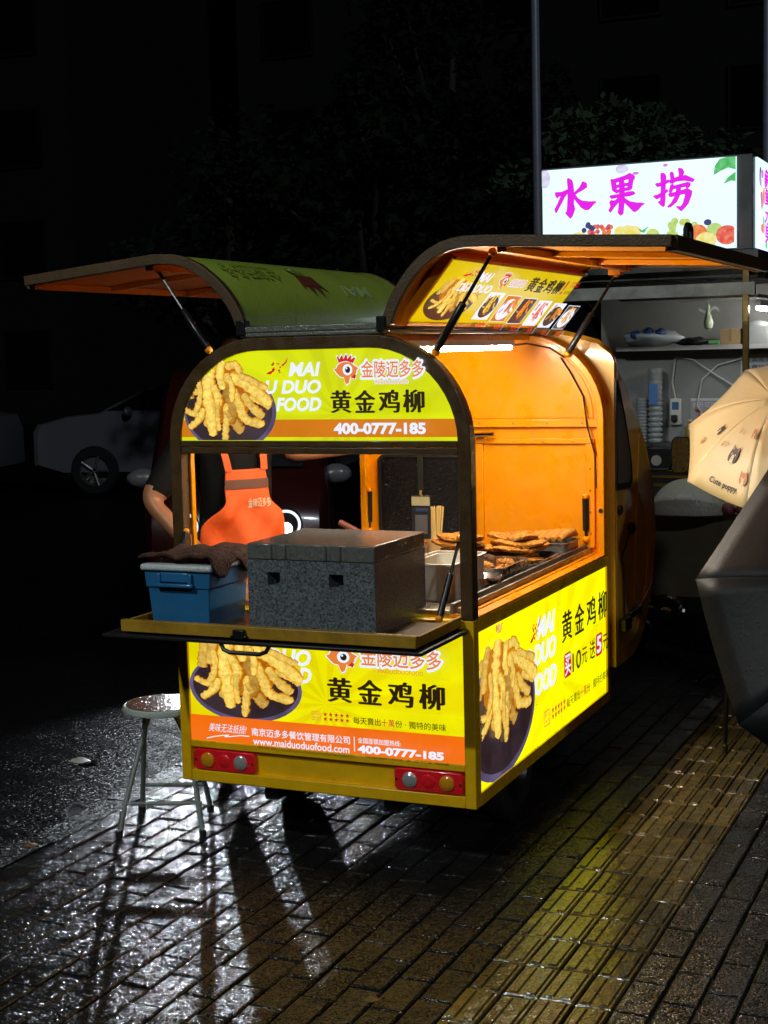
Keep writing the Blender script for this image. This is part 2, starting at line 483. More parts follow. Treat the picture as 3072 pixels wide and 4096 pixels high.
PALE = (1.0,.77,.19); GOLD = (.95,.54,.035); DEEP = (.60,.15,.004)
STRIPS = [  # heap of battered strips, in plate units: path, half width, tone, end taper
 ([(-.75,.88),(-.82,.45),(-.85,.20)], .13, .55), ([(-.55,1.05),(-.66,.65),(-.72,.28)], .12, .6),
 ([(.10,-.15),(.20,-.40),(.32,-.52)], .14, .3), ([(.05,.55),(.10,.0),(-.05,-.3)], .22, .1),
 ([(.35,.30),(.55,.0),(.80,-.20)], .12, .7), ([(.5,.25),(.8,.1),(.95,.0)], .10, .75),
 ([(-1.0,-.02),(-.78,-.12),(-.52,-.16)], .085, .8), ([(-.55,.0),(-.62,-.22),(-.88,-.44)], .10, .9),
 ([(-.42,-.2),(-.5,-.34),(-.38,-.42)], .07, .5), ([(.15,.42),(.28,.05),(.40,-.25),(.82,-.36)], .13, .8),
 ([(-.02,.1),(-.02,-.2),(-.05,-.45),(-.08,-.78)], .095, .8), ([(-.02,-.05),(.08,-.25)], .08, .5),
 ([(-.28,1.10),(-.36,.75),(-.42,.3),(-.36,-.1),(-.33,-.62)], .17, 1.), ([(-.30,1.2),(-.22,1.4)], .12, .9),
 ([(-.02,.88),(.22,.92),(.34,.72)], .11, .85), ([(-.15,.62),(.25,.62),(.62,.36),(.98,.06)], .17, .95),
 ([(-.30,.50),(-.18,.2),(-.26,-.15)], .12, .9), ([(.28,.72),(.62,.55),(.92,.40)], .10, .7), ([(-.05,1.02),(-.12,.7),(-.05,.4)], .11, 1.), ([(.02,.75),(.14,.45),(.12,.12)], .085, .85), ([(-.62,.62),(-.58,.25),(-.70,-.1)], .085, .8), ([(-.18,.15),(-.2,-.2),(-.17,-.5)], .075, .75)]
def catmull(pts, n):
    p = [pts[0]] + pts + [pts[-1]]
    out = []
    for i in range(1, len(p)-2):
        for k in range(n):
            t = k/n
            out.append(tuple(.5*((2*p[i][d])+(-p[i-1][d]+p[i+1][d])*t+(2*p[i-1][d]-5*p[i][d]+4*p[i+1][d]-p[i+2][d])*t*t+(-p[i-1][d]+3*p[i][d]-3*p[i+1][d]+p[i+2][d])*t**3) for d in (0,1)))
    return out + [pts[-1]]
def heap(panel, mat, cu, cv, ru, rv, inside=None, strips=STRIPS, seed=3, tint=(1,1,1), name='printed_chicken_strip', nm=9):
    """fried strips printed on the film: each a ragged ribbon, pale down the middle and browned at the edges"""
    rn = random.Random(seed)
    if len(strips) > 12:   # browned depths between the strips
        base = [(-.5,.95),(-.1,1.0),(.35,.75),(.62,.35),(.45,-.05),(.28,-.42),(-.1,-.35),(-.45,-.25),(-.7,.1),(-.72,.6)]
        c0 = (cu-.05*ru, cv+.3*rv)
        bp_ = [c0] + [(cu+ru*x, cv+rv*y) for x, y in base]
        n_ = len(base)
        fs = [(0, 1+i, 1+(i+1) % n_) for i in range(n_)]
        fs = [f for f in fs if inside is None or all(inside(*bp_[k]) for k in f)]
        if fs: panel.put('printed_chicken_shadow', mat, bp_, fs, cols=[(.40,.085,.004)] + [(.52,.15,.006)]*n_)
    for path, hw, tone in strips:
        c = catmull(path, nm)
        vs, cols, fs = [], [], []
        n = len(c)
        K = [-1,-.80,-.35,.15,.62,.82,1]
        for i, (x, y) in enumerate(c):
            a, b = c[max(i-1,0)], c[min(i+1,n-1)]
            dx, dy = b[0]-a[0], b[1]-a[1]; l = math.hypot(dx,dy) or 1
            nx, ny = -dy/l, dx/l
            t = i/(n-1); end = math.sqrt(max(.02, 1-(2*t-1)**8))
            wl = .80*hw*end*(1+rn.uniform(-.22,.22)); wr = .80*hw*end*(1+rn.uniform(-.22,.22))
            lum = rn.uniform(.88,1.1)
            for k in K:
                w = wl if k < 0 else wr
                vs.append((cu+ru*(x+nx*w*k), cv+rv*(y+ny*w*k)))
                q = abs(k+.12)
                base = [PALE[d]*(1-q)+GOLD[d]*q for d in range(3)] if q < .75 else [GOLD[d]*.35+DEEP[d]*.55 for d in range(3)]
                f = (.55+.5*tone)*lum*rn.uniform(.9,1.08)
                mixd = .55*(1-tone)
                cols.append(tuple((base[d]*(1-mixd)+DEEP[d]*mixd)*f*tint[d] for d in range(3)))
        m = len(K)
        for i in range(n-1):
            for k in range(m-1):
                q = (i*m+k, i*m+k+1, (i+1)*m+k+1, (i+1)*m+k)
                if inside is None or all(inside(*vs[j]) for j in q): fs.append(q)
        if fs: panel.put(name, mat, vs, fs, cols=cols)
y_up = E('sign_yellow_upper', (.72,.80,.0), 1.02, c2=(.66,.72,.0), rays=((.09,1.50),(0,2)), glow=True)
y_lo = E('sign_yellow_lower', (.86,.80,.0), 1.05, c2=(.80,.68,.0), rays=((.02,.53),(0,2)), glow=True)
y_sd = E('sign_yellow_side', (.80,.80,.0), 1.45, c2=(.72,.66,.0), rays=((.90,.46),(1,2)), glow=True)
y_mn = E('menu_yellow', (.80,.58,.0), .95, var=.08, glow=True)
or_up = E('sign_orange_upper', (.72,.21,.004), .95, var=.12, vscale=5)
or_lo = E('sign_orange_lower', (.95,.165,.004), 1.0, var=.1, vscale=5)
e_white = E('sign_white', (.80,.86,1.0), 1.05)
e_black = P('sign_black_print', (.012,.008,.004), .4, emis=(.022,.012,.004), es=1)
e_red = E('sign_red', (.62,.012,.02), 1.)
e_logo = E('sign_logo_orange', (.80,.22,.035), 1.)
e_plate = E('printed_dark_plate', (.022,.011,.015), 1., c2=(.055,.034,.045), vscale=5)
e_plate_rim = E('printed_plate_rim', (.14,.11,.22), 1., c2=(.05,.035,.08), vscale=7)
e_food = food_print('printed_food', 1.05)
def mascot(pn, u0, u1, v0, v1, rim=.006):
    """cockerel head: orange head with beak, red comb, big eye"""
    W, H = u1-u0, v1-v0
    q = lambda pts: [(u0+a*W, v0+b*H) for a, b in pts]
    head = [(0,.52),(.10,.55),(.16,.66),(.30,.74),(.50,.77),(.70,.74),(.86,.62),(1.0,.55),(.92,.47),(.90,.36),(.84,.34),(.86,.20),(.70,.22),(.66,.28),(.60,.06),(.50,0),(.44,.10),(.40,.24),(.24,.27),(.12,.38)]
    comb = [(.20,.75),(.12,.94),(.16,.96),(.24,.86),(.30,.98),(.35,.98),(.40,.86),(.48,1.0),(.54,1.0),(.56,.86),(.68,.98),(.73,.96),(.70,.84),(.84,.92),(.88,.88),(.78,.72),(.50,.80)]
    c = (u0+.5*W, v0+.5*H)
    big = lambda pts, k: [(c[0]+(x-c[0])*k, c[1]+(y-c[1])*k) for x, y in pts]
    pn.polys('logo_outline', e_white, [big(q(head),1.10), big(q(comb),1.10)])
    pn.poly('logo_comb', e_red, q(comb))
    pn.poly('logo_head', e_logo, q(head))
    pn.poly('logo_wattle', e_red, q([(.72,.24),(.84,.36),(.90,.30),(.86,.18)]))
    ec = (u0+.56*W, v0+.50*H)
    pn.ellipse('logo_eye_white', e_white, ec[0], ec[1], .20*W, .19*H, 24)
    pn.ellipse('logo_pupil', e_black, ec[0]+.01*W, ec[1], .105*W, .11*H, 20)
    pn.ellipse('logo_glint', e_white, ec[0]-.03*W, ec[1]+.05*H, .035*W, .035*H, 12)
def logo_text(pn, u0, u1, v0, v1):
    pn.text('金陵迈多多', u0-.004, u1+.004, v0-.004, v1+.004, e_white, bold=.085, name='logo_lettering_outline')
    pn.text('金陵迈多多', u0, u1, v0, v1, e_logo, bold=.016, name='logo_lettering')
def chili(pn, u0, u1, v0, v1, seed=1):
    rn = random.Random(seed); W, H = u1-u0, v1-v0
    pods = [[(1,1),(.95,.7),(.8,.5),(.68,.45),(.72,.55),(.86,.68)], [(0,.02),(.2,.0),(.3,.12),(.2,.2),(.08,.12)], [(.18,.12),(.34,.14),(.42,.3),(.3,.3)]]
    ps = [[(u0+a*W, v0+b*H) for a, b in p] for p in pods]
    for _ in range(16):
        a, b = rn.uniform(.25,.72), rn.uniform(.1,.65); s = rn.uniform(.02,.06)
        ps.append([(u0+(a+s*math.cos(t))*W, v0+(b+1.4*s*math.sin(t))*H) for t in (0,1.3,2.7,4.2,5.4)])
    pn.polys('printed_chilli', e_red, ps)
def star_rows(pn, u0, u1, v0, v1):
    lst = []
    for j in range(2):
        for i in range(5):
            cu, cv = u0+(i+.5)*(u1-u0)/5, v0+(j+.5)*(v1-v0)/2; r = (u1-u0)/5*.42
            lst.append([(cu+r*(1 if k % 2 == 0 else .42)*math.sin(math.pi*k/5), cv+r*(1 if k % 2 == 0 else .42)*math.cos(math.pi*k/5)) for k in range(10)])
    pn.polys('printed_stars', e_red, lst)
def stamp(pn, u0, u1, v0, v1):
    w = (u1-u0)*.06
    pn.polys('printed_stamp', e_logo, [[(u0,v0),(u1,v0),(u1,v0+w),(u0,v0+w)],[(u0,v1-w),(u1,v1-w),(u1,v1),(u0,v1)],[(u0,v0+w),(u0+w,v0+w),(u0+w,v1-w),(u0,v1-w)],[(u1-w,v0+w),(u1,v0+w),(u1,v1-w),(u1-w,v1-w)]])
    m = (v0+v1)/2
    pn.text('热销', u0+2*w, u1-2*w, m+w*.6, v1-2*w, e_logo); pn.text('推荐', u0+2*w, u1-2*w, v0+2*w, m-w*.6, e_logo)
# ------------------------------------------------------------------ the fried chicken cart
cart = thing('food_cart', 'orange three-wheeled food cart with raised gull-wing sides and lit yellow signs', 'food cart')
def arch(hw, r, zc, zb, n=12):
    cx = hw - r
    p = [(-hw, zb)]
    p += [(-cx - r*math.cos(a), zc + r*math.sin(a)) for a in [math.pi/2*i/n for i in range(n+1)]]
    p += [(cx + r*math.sin(a), zc + r*math.cos(a)) for a in [math.pi/2*i/n for i in range(n+1)]]
    p += [(hw, zb)]
    return p
LEN = 1.62
AO = arch(.55, .35, 1.407, .842); AI = arch(.507, .307, 1.407, .842)
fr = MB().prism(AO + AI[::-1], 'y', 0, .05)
rear = part(fr, 'rear_arch_frame', shaded_frame, cart, bev=.004)
part(MB().box((-.5065,.004,1.370),(.5065,.046,1.392)).box((-.5065,.002,1.394),(.5065,.048,1.414)), 'crossbar', shaded_frame, cart, bev=.003)
for xa, xb in ((-.5063,-.497),(.497,.5063)): part(MB().box((xa,.0502,.842),(xb,.075,1.40)), 'added_jamb', orange, cart, bev=.002)  # added orange strips stand for the posts' lit inner faces
# lower body frame
lf = MB()
for s in (-1, 1):
    a, b = sorted((s*.55, s*.511)); lf.box((a,0,.225),(b,.045,.840))
lf.box((-.5108,.001,.225),(.5108,.044,.264)).box((-.5108,.001,.345),(.5108,.044,.3695)).box((-.5108,.001,.793),(.5108,.044,.840))
part(lf, 'rear_lower_frame', yellow_paint, cart, bev=.003)
part(MB().box((-.5106,.02,.2642),(.5106,.035,.3448)), 'rear_bumper_panel', yellow_paint, cart)
sf = MB().box((.508,.0452,.225),(.55,LEN,.2675)).box((.508,.0452,.797),(.55,LEN,.840)).box((.508,1.588,.2677),(.55,LEN,.7968)).box((.508,.0452,.2677),(.5495,.0465,.7968))
part(sf, 'side_frame', yellow_paint, cart, bev=.003)
part(MB().box((-.55,.0455,.225),(-.53,LEN,.84)).box((-.53,.0455,.225),(.508,LEN,.24)).box((-.53,LEN-.02,.24),(.508,LEN,.84)), 'body_shell', yellow_paint, cart)
part(MB().box((.45,.05,.84),(.505,LEN-.02,.852)).box((.506,.05,.8405),(.549,LEN-.02,.848)), 'window_ledge', orange, cart, bev=.002)
part(MB().box((.452,.05,.8525),(.462,LEN-.03,.884)).box((.478,.05,.8525),(.486,LEN-.03,.872)), 'sliding_track', dull_steel, cart)
part(MB().box((-.50,.051,.845),(.45,LEN-.02,.862)), 'counter', P('stainless_counter', (.42,.36,.28), .35, metal=.7, var=.3, vscale=12, rvar=.12, bump=.15), cart, bev=.002)
# signs -------------------------------------------------------------
us = link('upper_rear_sign', MB().prism(arch(.5065,.3065,1.4065,1.4145), 'y', .012, .02).mesh('upper_rear_sign'), y_up, cart)
up = Panel(us, lambda u, v, d: (u, .012-d, v))
AC, AR = .2, .306
def in_up(u, v):
    if v < 1.4155 or abs(u) > .505: return False
    du, dv = abs(u)-AC, v-1.4065
    return not (du > 0 and dv > 0 and du*du+dv*dv > AR*AR) and v < 1.7125
def clip_up(pts):
    pts = clip_poly(pts, -.505, .505, 1.4155, 1.712)
    out = []
    for u, v in pts:
        du, dv = abs(u)-AC, v-1.4065
        if du > 0 and dv > 0 and math.hypot(du,dv) > AR:
            k = AR/math.hypot(du,dv); u, v = math.copysign(AC+du*k,u), 1.4065+dv*k
        out.append((u,v))
    return out
up.rect('orange_band', or_up, -.505, .505, 1.426, 1.484)
up.poly('printed_plate_rim', e_plate_rim, clip_up([(-.315+.178*math.cos(t*.157), 1.512+.135*math.sin(t*.157)) for t in range(40)]))
up.poly('printed_plate', e_plate, clip_up([(-.318+.166*math.cos(t*.157), 1.514+.124*math.sin(t*.157)) for t in range(40)]))
up.text('FOOD', -.137, .03, 1.511, 1.557, e_white, bold=.035, shear=.2)
up.text('DUO', -.115, .031, 1.569, 1.614, e_white, bold=.035, shear=.2)
up.text('U', -.175, -.128, 1.569, 1.614, e_white, bold=.035, shear=.2)
up.text('MAI', -.086, .031, 1.626, 1.672, e_white, bold=.035, shear=.2)
heap(up, e_food, -.318, 1.525, .172, .155, in_up)
chili(up, -.162, -.080, 1.634, 1.690)
mascot(up, .088, .175, 1.597, 1.692)
logo_text(up, .187, .402, 1.618, 1.671)
up.text('MAIDUODUOFOOD', .231, .352, 1.5965, 1.6095, e_white, bold=.09); up.text('MAIDUODUOFOOD', .233, .350, 1.598, 1.608, e_logo)
for i, ch in enumerate('黄金鸡柳'):
    up.text(ch, .078+i*.0852, .147+i*.0852, 1.506, 1.578, e_black, bold=.042, song=True)
up.text('400-0777-185', .085, .408, 1.436, 1.474, e_white, bold=.045)
ls = link('lower_rear_sign', MB().box((-.511,.012,.3695),(.511,.02,.793)).mesh('lower_rear_sign'), y_lo, cart)
lo = Panel(ls, lambda u, v, d: (u, .012-d, v))
in_lo = lambda u, v: abs(u) < .5105 and .371 < v < .792
lo.text('MAI', -.19, -.045, .716, .775, e_white, bold=.035, shear=.2)
lo.text('DUO', -.205, -.037, .655, .711, e_white, bold=.035, shear=.2)
lo.text('FOOD', -.215, -.036, .596, .651, e_white, bold=.035, shear=.2)
lo.poly('printed_plate_rim', e_plate_rim, clip_poly([(-.292+.219*math.cos(t*.157), .567+.121*math.sin(t*.157)) for t in range(40)], -.5105, .51, .371, .79))
lo.poly('printed_plate', e_plate, clip_poly([(-.292+.205*math.cos(t*.157), .570+.110*math.sin(t*.157)) for t in range(40)], -.5105, .51, .371, .79))
lo.rect('orange_band', or_lo, -.5105, .5105, .370, .460)
heap(lo, e_food, -.275, .595, .212, .165, lambda u, v: in_lo(u, v) and v > .456)
chili(lo, -.275, -.195, .722, .785, 2)
mascot(lo, .029, .143, .648, .752)
logo_text(lo, .158, .441, .677, .738)
lo.text('MAIDUODUOFOOD', .219, .378, .656, .669, e_logo)
for i, ch in enumerate('黄金鸡柳'):
    lo.text(ch, .036+i*.110, .120+i*.110, .548, .630, e_black, bold=.042, song=True)
stamp(lo, -.027, .006, .481, .511); star_rows(lo, .014, .116, .480, .512)
lo.text('每天賣出', .127, .226, .480, .504, e_black, bold=.006); lo.text('十萬', .229, .276, .480, .504, e_red, bold=.006); lo.text('份 · 獨特的美味', .279, .457, .480, .504, e_black, bold=.006)
lo.text('美味无法抵挡!', -.425, -.275, .412, .442, e_white, bold=.0, shear=.35)
lo.put('printed_flourish', e_white, *(lambda pts: ([q for u, v in pts for q in ((u, v-.0016), (u, v+.0016))], [(2*i, 2*i+2, 2*i+3, 2*i+1) for i in range(len(pts)-1)]))([(-.434,.386),(-.405,.394),(-.375,.400),(-.345,.404),(-.362,.397),(-.34,.399),(-.30,.406),(-.265,.406)]))
lo.text('南京迈多多餐饮管理有限公司', -.255, .114, .410, .437, e_white, bold=.012)
lo.text('www.maiduoduofood.com', -.251, .112, .379, .405, e_white, bold=.012)
lo.rect('printed_rule', e_white, .1295, .1325, .388, .438)
lo.text('全国连锁加盟热线:', .144, .298, .418, .437, e_white, bold=.008)
lo.text('400-0777-185', .143, .449, .384, .412, e_white, bold=.05)
ss = link('side_sign', MB().box((.53,.0455,.2677),(.542,1.588,.797)).mesh('side_sign'), y_sd, cart)
sd = Panel(ss, lambda u, v, d: (.542+d, u, v))
in_sd = lambda u, v: .047 < u < 1.587 and .2685 < v < .7965
sd.text('MAI', .665, .885, .655, .736, e_white, bold=.035, shear=.2)
sd.text('DUO', .63, .892, .560, .640, e_white, bold=.035, shear=.2)
sd.text('O', .52, .615, .560, .640, e_white, bold=.035, shear=.2)
sd.text('FOOD', .58, .892, .452, .533, e_white, bold=.035, shear=.2)
sd.poly('printed_plate_rim', e_plate_rim, clip_poly([(.275+.352*math.cos(t*.157), .475+.215*math.sin(t*.157)) for t in range(40)], .0465, 1.58, .2685, .796))
sd.poly('printed_plate', e_plate, clip_poly([(.28+.325*math.cos(t*.157), .480+.195*math.sin(t*.157)) for t in range(40)], .0465, 1.58, .2685, .796))
heap(sd, e_food, .31, .53, .31, .195, in_sd, seed=9)
chili(sd, .533, .66, .668, .76, 3)
for i, ch in enumerate('黄金鸡柳'):
    sd.text(ch, .915+i*.163, 1.04+i*.163, .598, .712, e_black, bold=.03, song=True)
def badge_rect(pn, u0, u1, v0, v1, mat):
    a, b = (u1-u0)*.12, (v1-v0)*.1
    pn.poly('printed_badge', mat, [(u0+a,v0),(u1-a,v0),(u1,v0+b),(u1,v1-b),(u1-a,v1),(u0+a,v1),(u0,v1-b),(u0,v0+b)])
badge_rect(sd, .926, 1.017, .460, .553, e_red); sd.text('买', .935, 1.008, .468, .545, e_white, bold=.02)
sd.text('10', 1.03, 1.147, .463, .537, e_black, bold=.01)
sd.text('元', 1.157, 1.23, .468, .53, e_black, bold=.01); sd.text('送', 1.262, 1.34, .464, .543, e_black, bold=.01)
badge_rect(sd, 1.350, 1.442, .460, .550, e_red); sd.text('5', 1.362, 1.430, .470, .541, e_white, bold=.03)
sd.text('元', 1.452, 1.523, .466, .53, e_black, bold=.01)
stamp(sd, .66, .73, .338, .395); star_rows(sd, .742, .918, .345, .392)
sd.text('每天賣出', .93, 1.105, .347, .384, e_black, bold=.004); sd.text('十萬', 1.11, 1.195, .347, .384, e_red, bold=.004); sd.text('份 · 獨特的美味', 1.2, 1.514, .347, .384, e_black, bold=.004)
# tail lights -------------------------------------------------------
red_lens = P('red_lens', (.95,.014,.022), .12, bump=1., bscale=60, drops=140, coat=.6, bdist=.003)
amber_lens = P('amber_lens', (.75,.30,.01), .12, bump=.9, bscale=90, drops=110, coat=.6, bdist=.003)
clear_lens = P('clear_lens', (.62,.62,.60), .1, metal=.5, bump=.9, bscale=80, drops=100, coat=.6, bdist=.003)
for x0, x1, order in ((-.498,-.258,'arc'), (.263,.505,'cra')):
    z0, z1 = .267, .341; ch = .010
    t = part(MB().prism([(x0+ch,z0),(x1-ch,z0),(x1,z0+ch),(x1,z1-ch),(x1-ch,z1),(x0+ch,z1),(x0,z1-ch),(x0,z0+ch)], 'y', -.002, .0198), 'tail_light', red_lens, cart, bev=.004)
    for k, ltr in enumerate(order):
        cx = x0 + (.055, .120, .185)[k]*(x1-x0)/.24
        prof = [(.0265,0),(.0255,-.005),(.019,-.0095),(.010,-.012),(.002,-.0125)]
        if ltr == 'r': prof = [(.024,0),(.022,-.002),(.012,-.0045),(.002,-.005)]
        part(MB().lathe(prof, 20, (cx, -.0021, (z0+z1)/2), 'y', caps=True), {'a':'amber_lens','r':'stop_lens','c':'reverse_lens'}[ltr], {'a':amber_lens,'r':red_lens,'c':clear_lens}[ltr], t)
    for sx in (x0+.009, x1-.009):
        part(MB().lathe([(.005,0),(.004,-.004),(.001,-.005)], 10, (sx,-.002,(z0+z1)/2), 'y'), 'screw', chrome, t)
# folded-down rear shelf -------------------------------------------
sh = MB().box((-.51,-.362,.815),(.502,-.001,.831))
rim_paint = P('brown_shelf_rim', (.40,.22,.02), .4, var=.3, vscale=12, bump=.2, drops=60)  # brown mix, darker than the lower frame's yellow
shelf = part(sh, 'rear_shelf', P('shelf_board', (.10,.06,.03), .35, var=.4, vscale=12, bump=.3, drops=60), cart, bev=.002)
part(MB().box((-.52,-.386,.822),(.512,-.3622,.861)), 'front_rim', rim_paint, shelf, bev=.003)
for xa, xb in ((-.52,-.5102),(.5022,.512)): part(MB().box((xa,-.362,.822),(xb,-.002,.856)), 'side_rim', rim_paint, shelf, bev=.003)
part(MB().box((-.585,-.398,.803),(.535,-.001,.8148)), 'edge_seal', black_rubber, shelf, bev=.003)
part(MB().box((-.098,-.404,.822),(-.058,-.387,.852)).box((-.108,-.401,.826),(-.05,-.387,.834)), 'latch', black_metal, shelf, bev=.003)
part(MB().tube([(-.150,-.385,.802),(-.140,-.387,.785),(-.118,-.389,.777),(-.012,-.389,.777),(.010,-.387,.785),(.020,-.385,.802)], .007, 8), 'pull_handle', black_rubber, shelf)
def strut(p0, p1, k, parent=cart, r=.011):
    p0, p1 = Vector(p0), Vector(p1); m = p0.lerp(p1, k)
    o = part(MB().tube([p0, p0.lerp(m,.02), m.lerp(p0,.02), m], [r*.8, r, r, r*.8], 12), 'gas_strut', black_metal, parent)
    part(MB().tube([m, p1], r*.48, 8), 'rod', black_metal, o)
    for p in (p0, p1): part(MB().blob(p, (r*1.15,)*3, 1, 0, 10, 6), 'ball_end', orange if parent is cart else steel, o)
    return o
strut((.47,-.09,.862), (.495,.035,1.10), .55)
strut((-.505,.012,1.10), (-.49,-.18,.845), .45)
strut((.405,.085,1.695), (.605,.085,2.00), .5, r=.013)
strut((.405,1.54,1.675), (.605,1.565,1.99), .5, r=.013)
strut((-.41,.05,1.72), (-.62,.08,2.00), .5, r=.012)
strut((.462,1.585,1.085), (.462,1.59,.905), .8, r=.014)
strut((-.515,1.575,1.10), (-.52,1.58,.92), .8, r=.012)
# roof ridge and bulkhead -------------------------------------------
part(MB().box((-.262,-.004,1.7575),(.262,LEN,1.772)).box((-.245,-.006,1.772),(.250,LEN,1.793)), 'roof_ridge', grey_ridge, cart, bev=.004)
for xa, xb in ((-.268,-.236),(.242,.272)): part(MB().box((xa,-.012,1.765),(xb,.03,1.813)), 'hinge', black_metal, cart, bev=.002)
part(MB().box((-.24,.052,1.735),(.24,LEN-.03,1.7573)), 'roof_lining', orange, cart)
bh = part(MB().prism(arch(.55,.35,1.407,.842), 'y', LEN-.018, LEN), 'front_bulkhead', orange, cart, bev=.004)
yb = LEN-.0182
part(MB().prism(AO + arch(.522,.322,1.407,.842)[::-1], 'y', yb-.05, yb), 'bulkhead_frame', orange, bh, bev=.003)
part(MB().prism(arch(.495,.31,1.412,1.41), 'y', yb-.004, yb), 'upper_panel', orange, bh, bev=.0015)
part(MB().box((-.5215,yb-.018,1.372),(.5215,yb,1.405)), 'rail', orange, bh, bev=.003)
part(MB().box((-.02,yb-.012,1.302),(.5,yb,1.325)).box((.462,yb-.012,.87),(.5,yb,1.3018)).box((-.02,yb-.012,.87),(.012,yb,1.3018)), 'panel_rim', orange, bh, bev=.003)
def rrect(x0,x1,z0,z1,r,n=5):
    p = []
    for cx, cz, a0 in ((x1-r,z1-r,0),(x0+r,z1-r,90),(x0+r,z0+r,180),(x1-r,z0+r,270)):
        p += [(cx+r*math.cos(R(a0+90*i/n)), cz+r*math.sin(R(a0+90*i/n))) for i in range(n+1)]
    return p
bw = part(MB().ring(rrect(-.478,-.045,.90,1.255,.03), rrect(-.466,-.057,.912,1.243,.026), 'y', yb-.014, yb), 'cab_rear_window', black_rubber, bh)
part(MB().prism(rrect(-.4655,-.0575,.9125,1.2425,.025), 'y', yb-.008, yb-.001), 'pane', dark_glass, bw)
part(MB().tube([(.02,yb-.01,1.345),(-.01,yb-.04,1.342),(.075,yb-.045,1.345)], .009, 10), 'bolt_latch', chrome, bh)
part(MB().lathe([(.0095,0),(.0095,-.003)], 14, (.536,yb-.0505,1.03), 'y'), 'bolt_hole', black_rubber, bh)
rv = MB().lathe([(.005,0),(.0045,-.002),(.001,-.003)], 8, (0,0,0), 'y').mesh('rivet'); rv.materials.append(P('dull_rivet', (.55,.22,.03), .3, metal=.5))
for rx, rz in [(-.45+.15*i, 1.39) for i in range(7)] + [(.481,.93+.09*i) for i in range(4)] + [(.02+.13*i, 1.313) for i in range(4)]:
    o = link('rivet', rv, None, bh); o.location = (rx, yb-.0185 if abs(rz-1.39) < .01 else yb-.0125, rz)
part(MB().tube([(.36,yb-.012,1.66),(.40,yb-.010,1.60),(.455,yb-.012,1.50),(.474,yb-.024,1.38),(.506,yb-.016,1.25),(.508,yb-.016,1.12)], .0035, 6), 'cable', black_rubber, bh)
# LED tube ----------------------------------------------------------
tube_mat = P('led_tube_glow', (.9,.9,.9), .4, emis=(1,.90,.74), es=TUBE)
tb = part(MB().tube([(.238,.10,1.7035),(.238,1.31,1.7055)], .0085, 12), 'led_tube', tube_mat, cart)
part(MB().box((.226,.08,1.7145),(.250,1.33,1.7348)), 'tube_holder', white_plastic, tb)
part(MB().tube([(.24,1.33,1.715),(.28,1.40,1.72),(.35,1.48,1.70),(.38,1.58,1.66)], .004, 6), 'cable', black_rubber, tb)
# gull wings --------------------------------------------------------
def wing(name, prof, mats, y0=-.002, y1=1.60):
    n = len(prof)
    # inner profile, 22 mm below/inside
    inner = []
    for i, p in enumerate(prof):
        a, b = prof[max(i-1,0)], prof[min(i+1,n-1)]
        d = Vector((b[0]-a[0], b[1]-a[1])).normalized()
        nrm = Vector((-d.y, d.x))
        if nrm.y > 0: nrm = -nrm
        if i == 0: nrm = Vector((1 if prof[-1][0] > 0 else -1, 0))
        inner.append((p[0]+nrm.x*.02, p[1]+nrm.y*.02))
    outer_in = [(p[0]*.86+q[0]*.14, p[1]*.86+q[1]*.14) for p, q in zip(prof, inner)]
    in_out = [(p[0]*.2+q[0]*.8, p[1]*.2+q[1]*.8) for p, q in zip(prof, inner)]
    w = part(MB().prism(prof + outer_in[::-1], 'y', y0+.03, y1-.03), name, mats[0], cart)
    part(MB().prism(in_out + inner[::-1], 'y', y0+.03, y1-.03), 'inner_lining', lining, w)
    # rims
    def deep(k): return [(p[0]+(q[0]-p[0])*k, p[1]+(q[1]-p[1])*k) for p, q in zip(prof, inner)]
    up_, dn = deep(-.18), deep(1.6)
    part(MB().prism(up_ + dn[::-1], 'y', y0, y0+.0298), 'edge_rim', shaded_rim, w, bev=.003)
    part(MB().prism(up_ + dn[::-1], 'y', y1-.0298, y1), 'edge_rim', shaded_rim, w, bev=.003)
    s = 1 if prof[-1][0] > 0 else -1
    tx, tz = prof[-1]
    part(MB().prism([(tx-s*.02,tz-.042),(tx+s*.012,tz-.042),(tx+s*.012,tz+.004),(tx-s*.02,tz+.005)], 'y', y0+.03, y1-.03), 'tip_rim', shaded_rim, w, bev=.003)
    part(MB().prism([(tx-s*.0205,tz-.044),(tx-s*.026,tz-.044),(tx-s*.026,tz-.02),(tx-s*.0205,tz-.02)], 'y', y0+.03, y1-.03), 'tip_lip', lining, w)
    fx = prof[-2][0]+s*.02
    for yy in (.50, 1.06):
        zz = lambda x: prof[-2][1]+(prof[-1][1]-prof[-2][1])*(x-prof[-2][0])/(prof[-1][0]-prof[-2][0])
        a, b = (fx, tx-s*.03)
        part(MB().prism([(a,zz(a)-.022),(b,zz(b)-.022),(b,zz(b)-.04),(a,zz(a)-.04)] , 'y', yy, yy+.03), 'stiffener', orange, w, bev=.002)
    part(MB().prism([(fx,prof[-2][1]-.024),(fx+s*.03,prof[-2][1]-.025),(fx+s*.03,prof[-2][1]-.05),(fx,prof[-2][1]-.05)], 'y', y0+.03, y1-.03), 'cross_rail', orange, w, bev=.002)
    return w
PR = [(.257,1.783),(.266,1.815),(.28,1.850),(.300,1.888),(.325,1.923),(.352,1.956),(.382,1.985),(.420,2.012),(.462,2.032),(.50,2.042),(.54,2.047),(.62,2.046),(1.19,2.016)]
PL = [(-.246,1.797),(-.252,1.823),(-.262,1.849),(-.280,1.880),(-.303,1.911),(-.328,1.940),(-.354,1.964),(-.406,2.003),(-.459,2.028),(-.49,2.037),(-.522,2.042),(-.586,2.045),(-1.125,1.994)]
wr = wing('wing_door', PR, (shaded_rim,))
wl = wing('wing_door', PL, (tinted_film,))
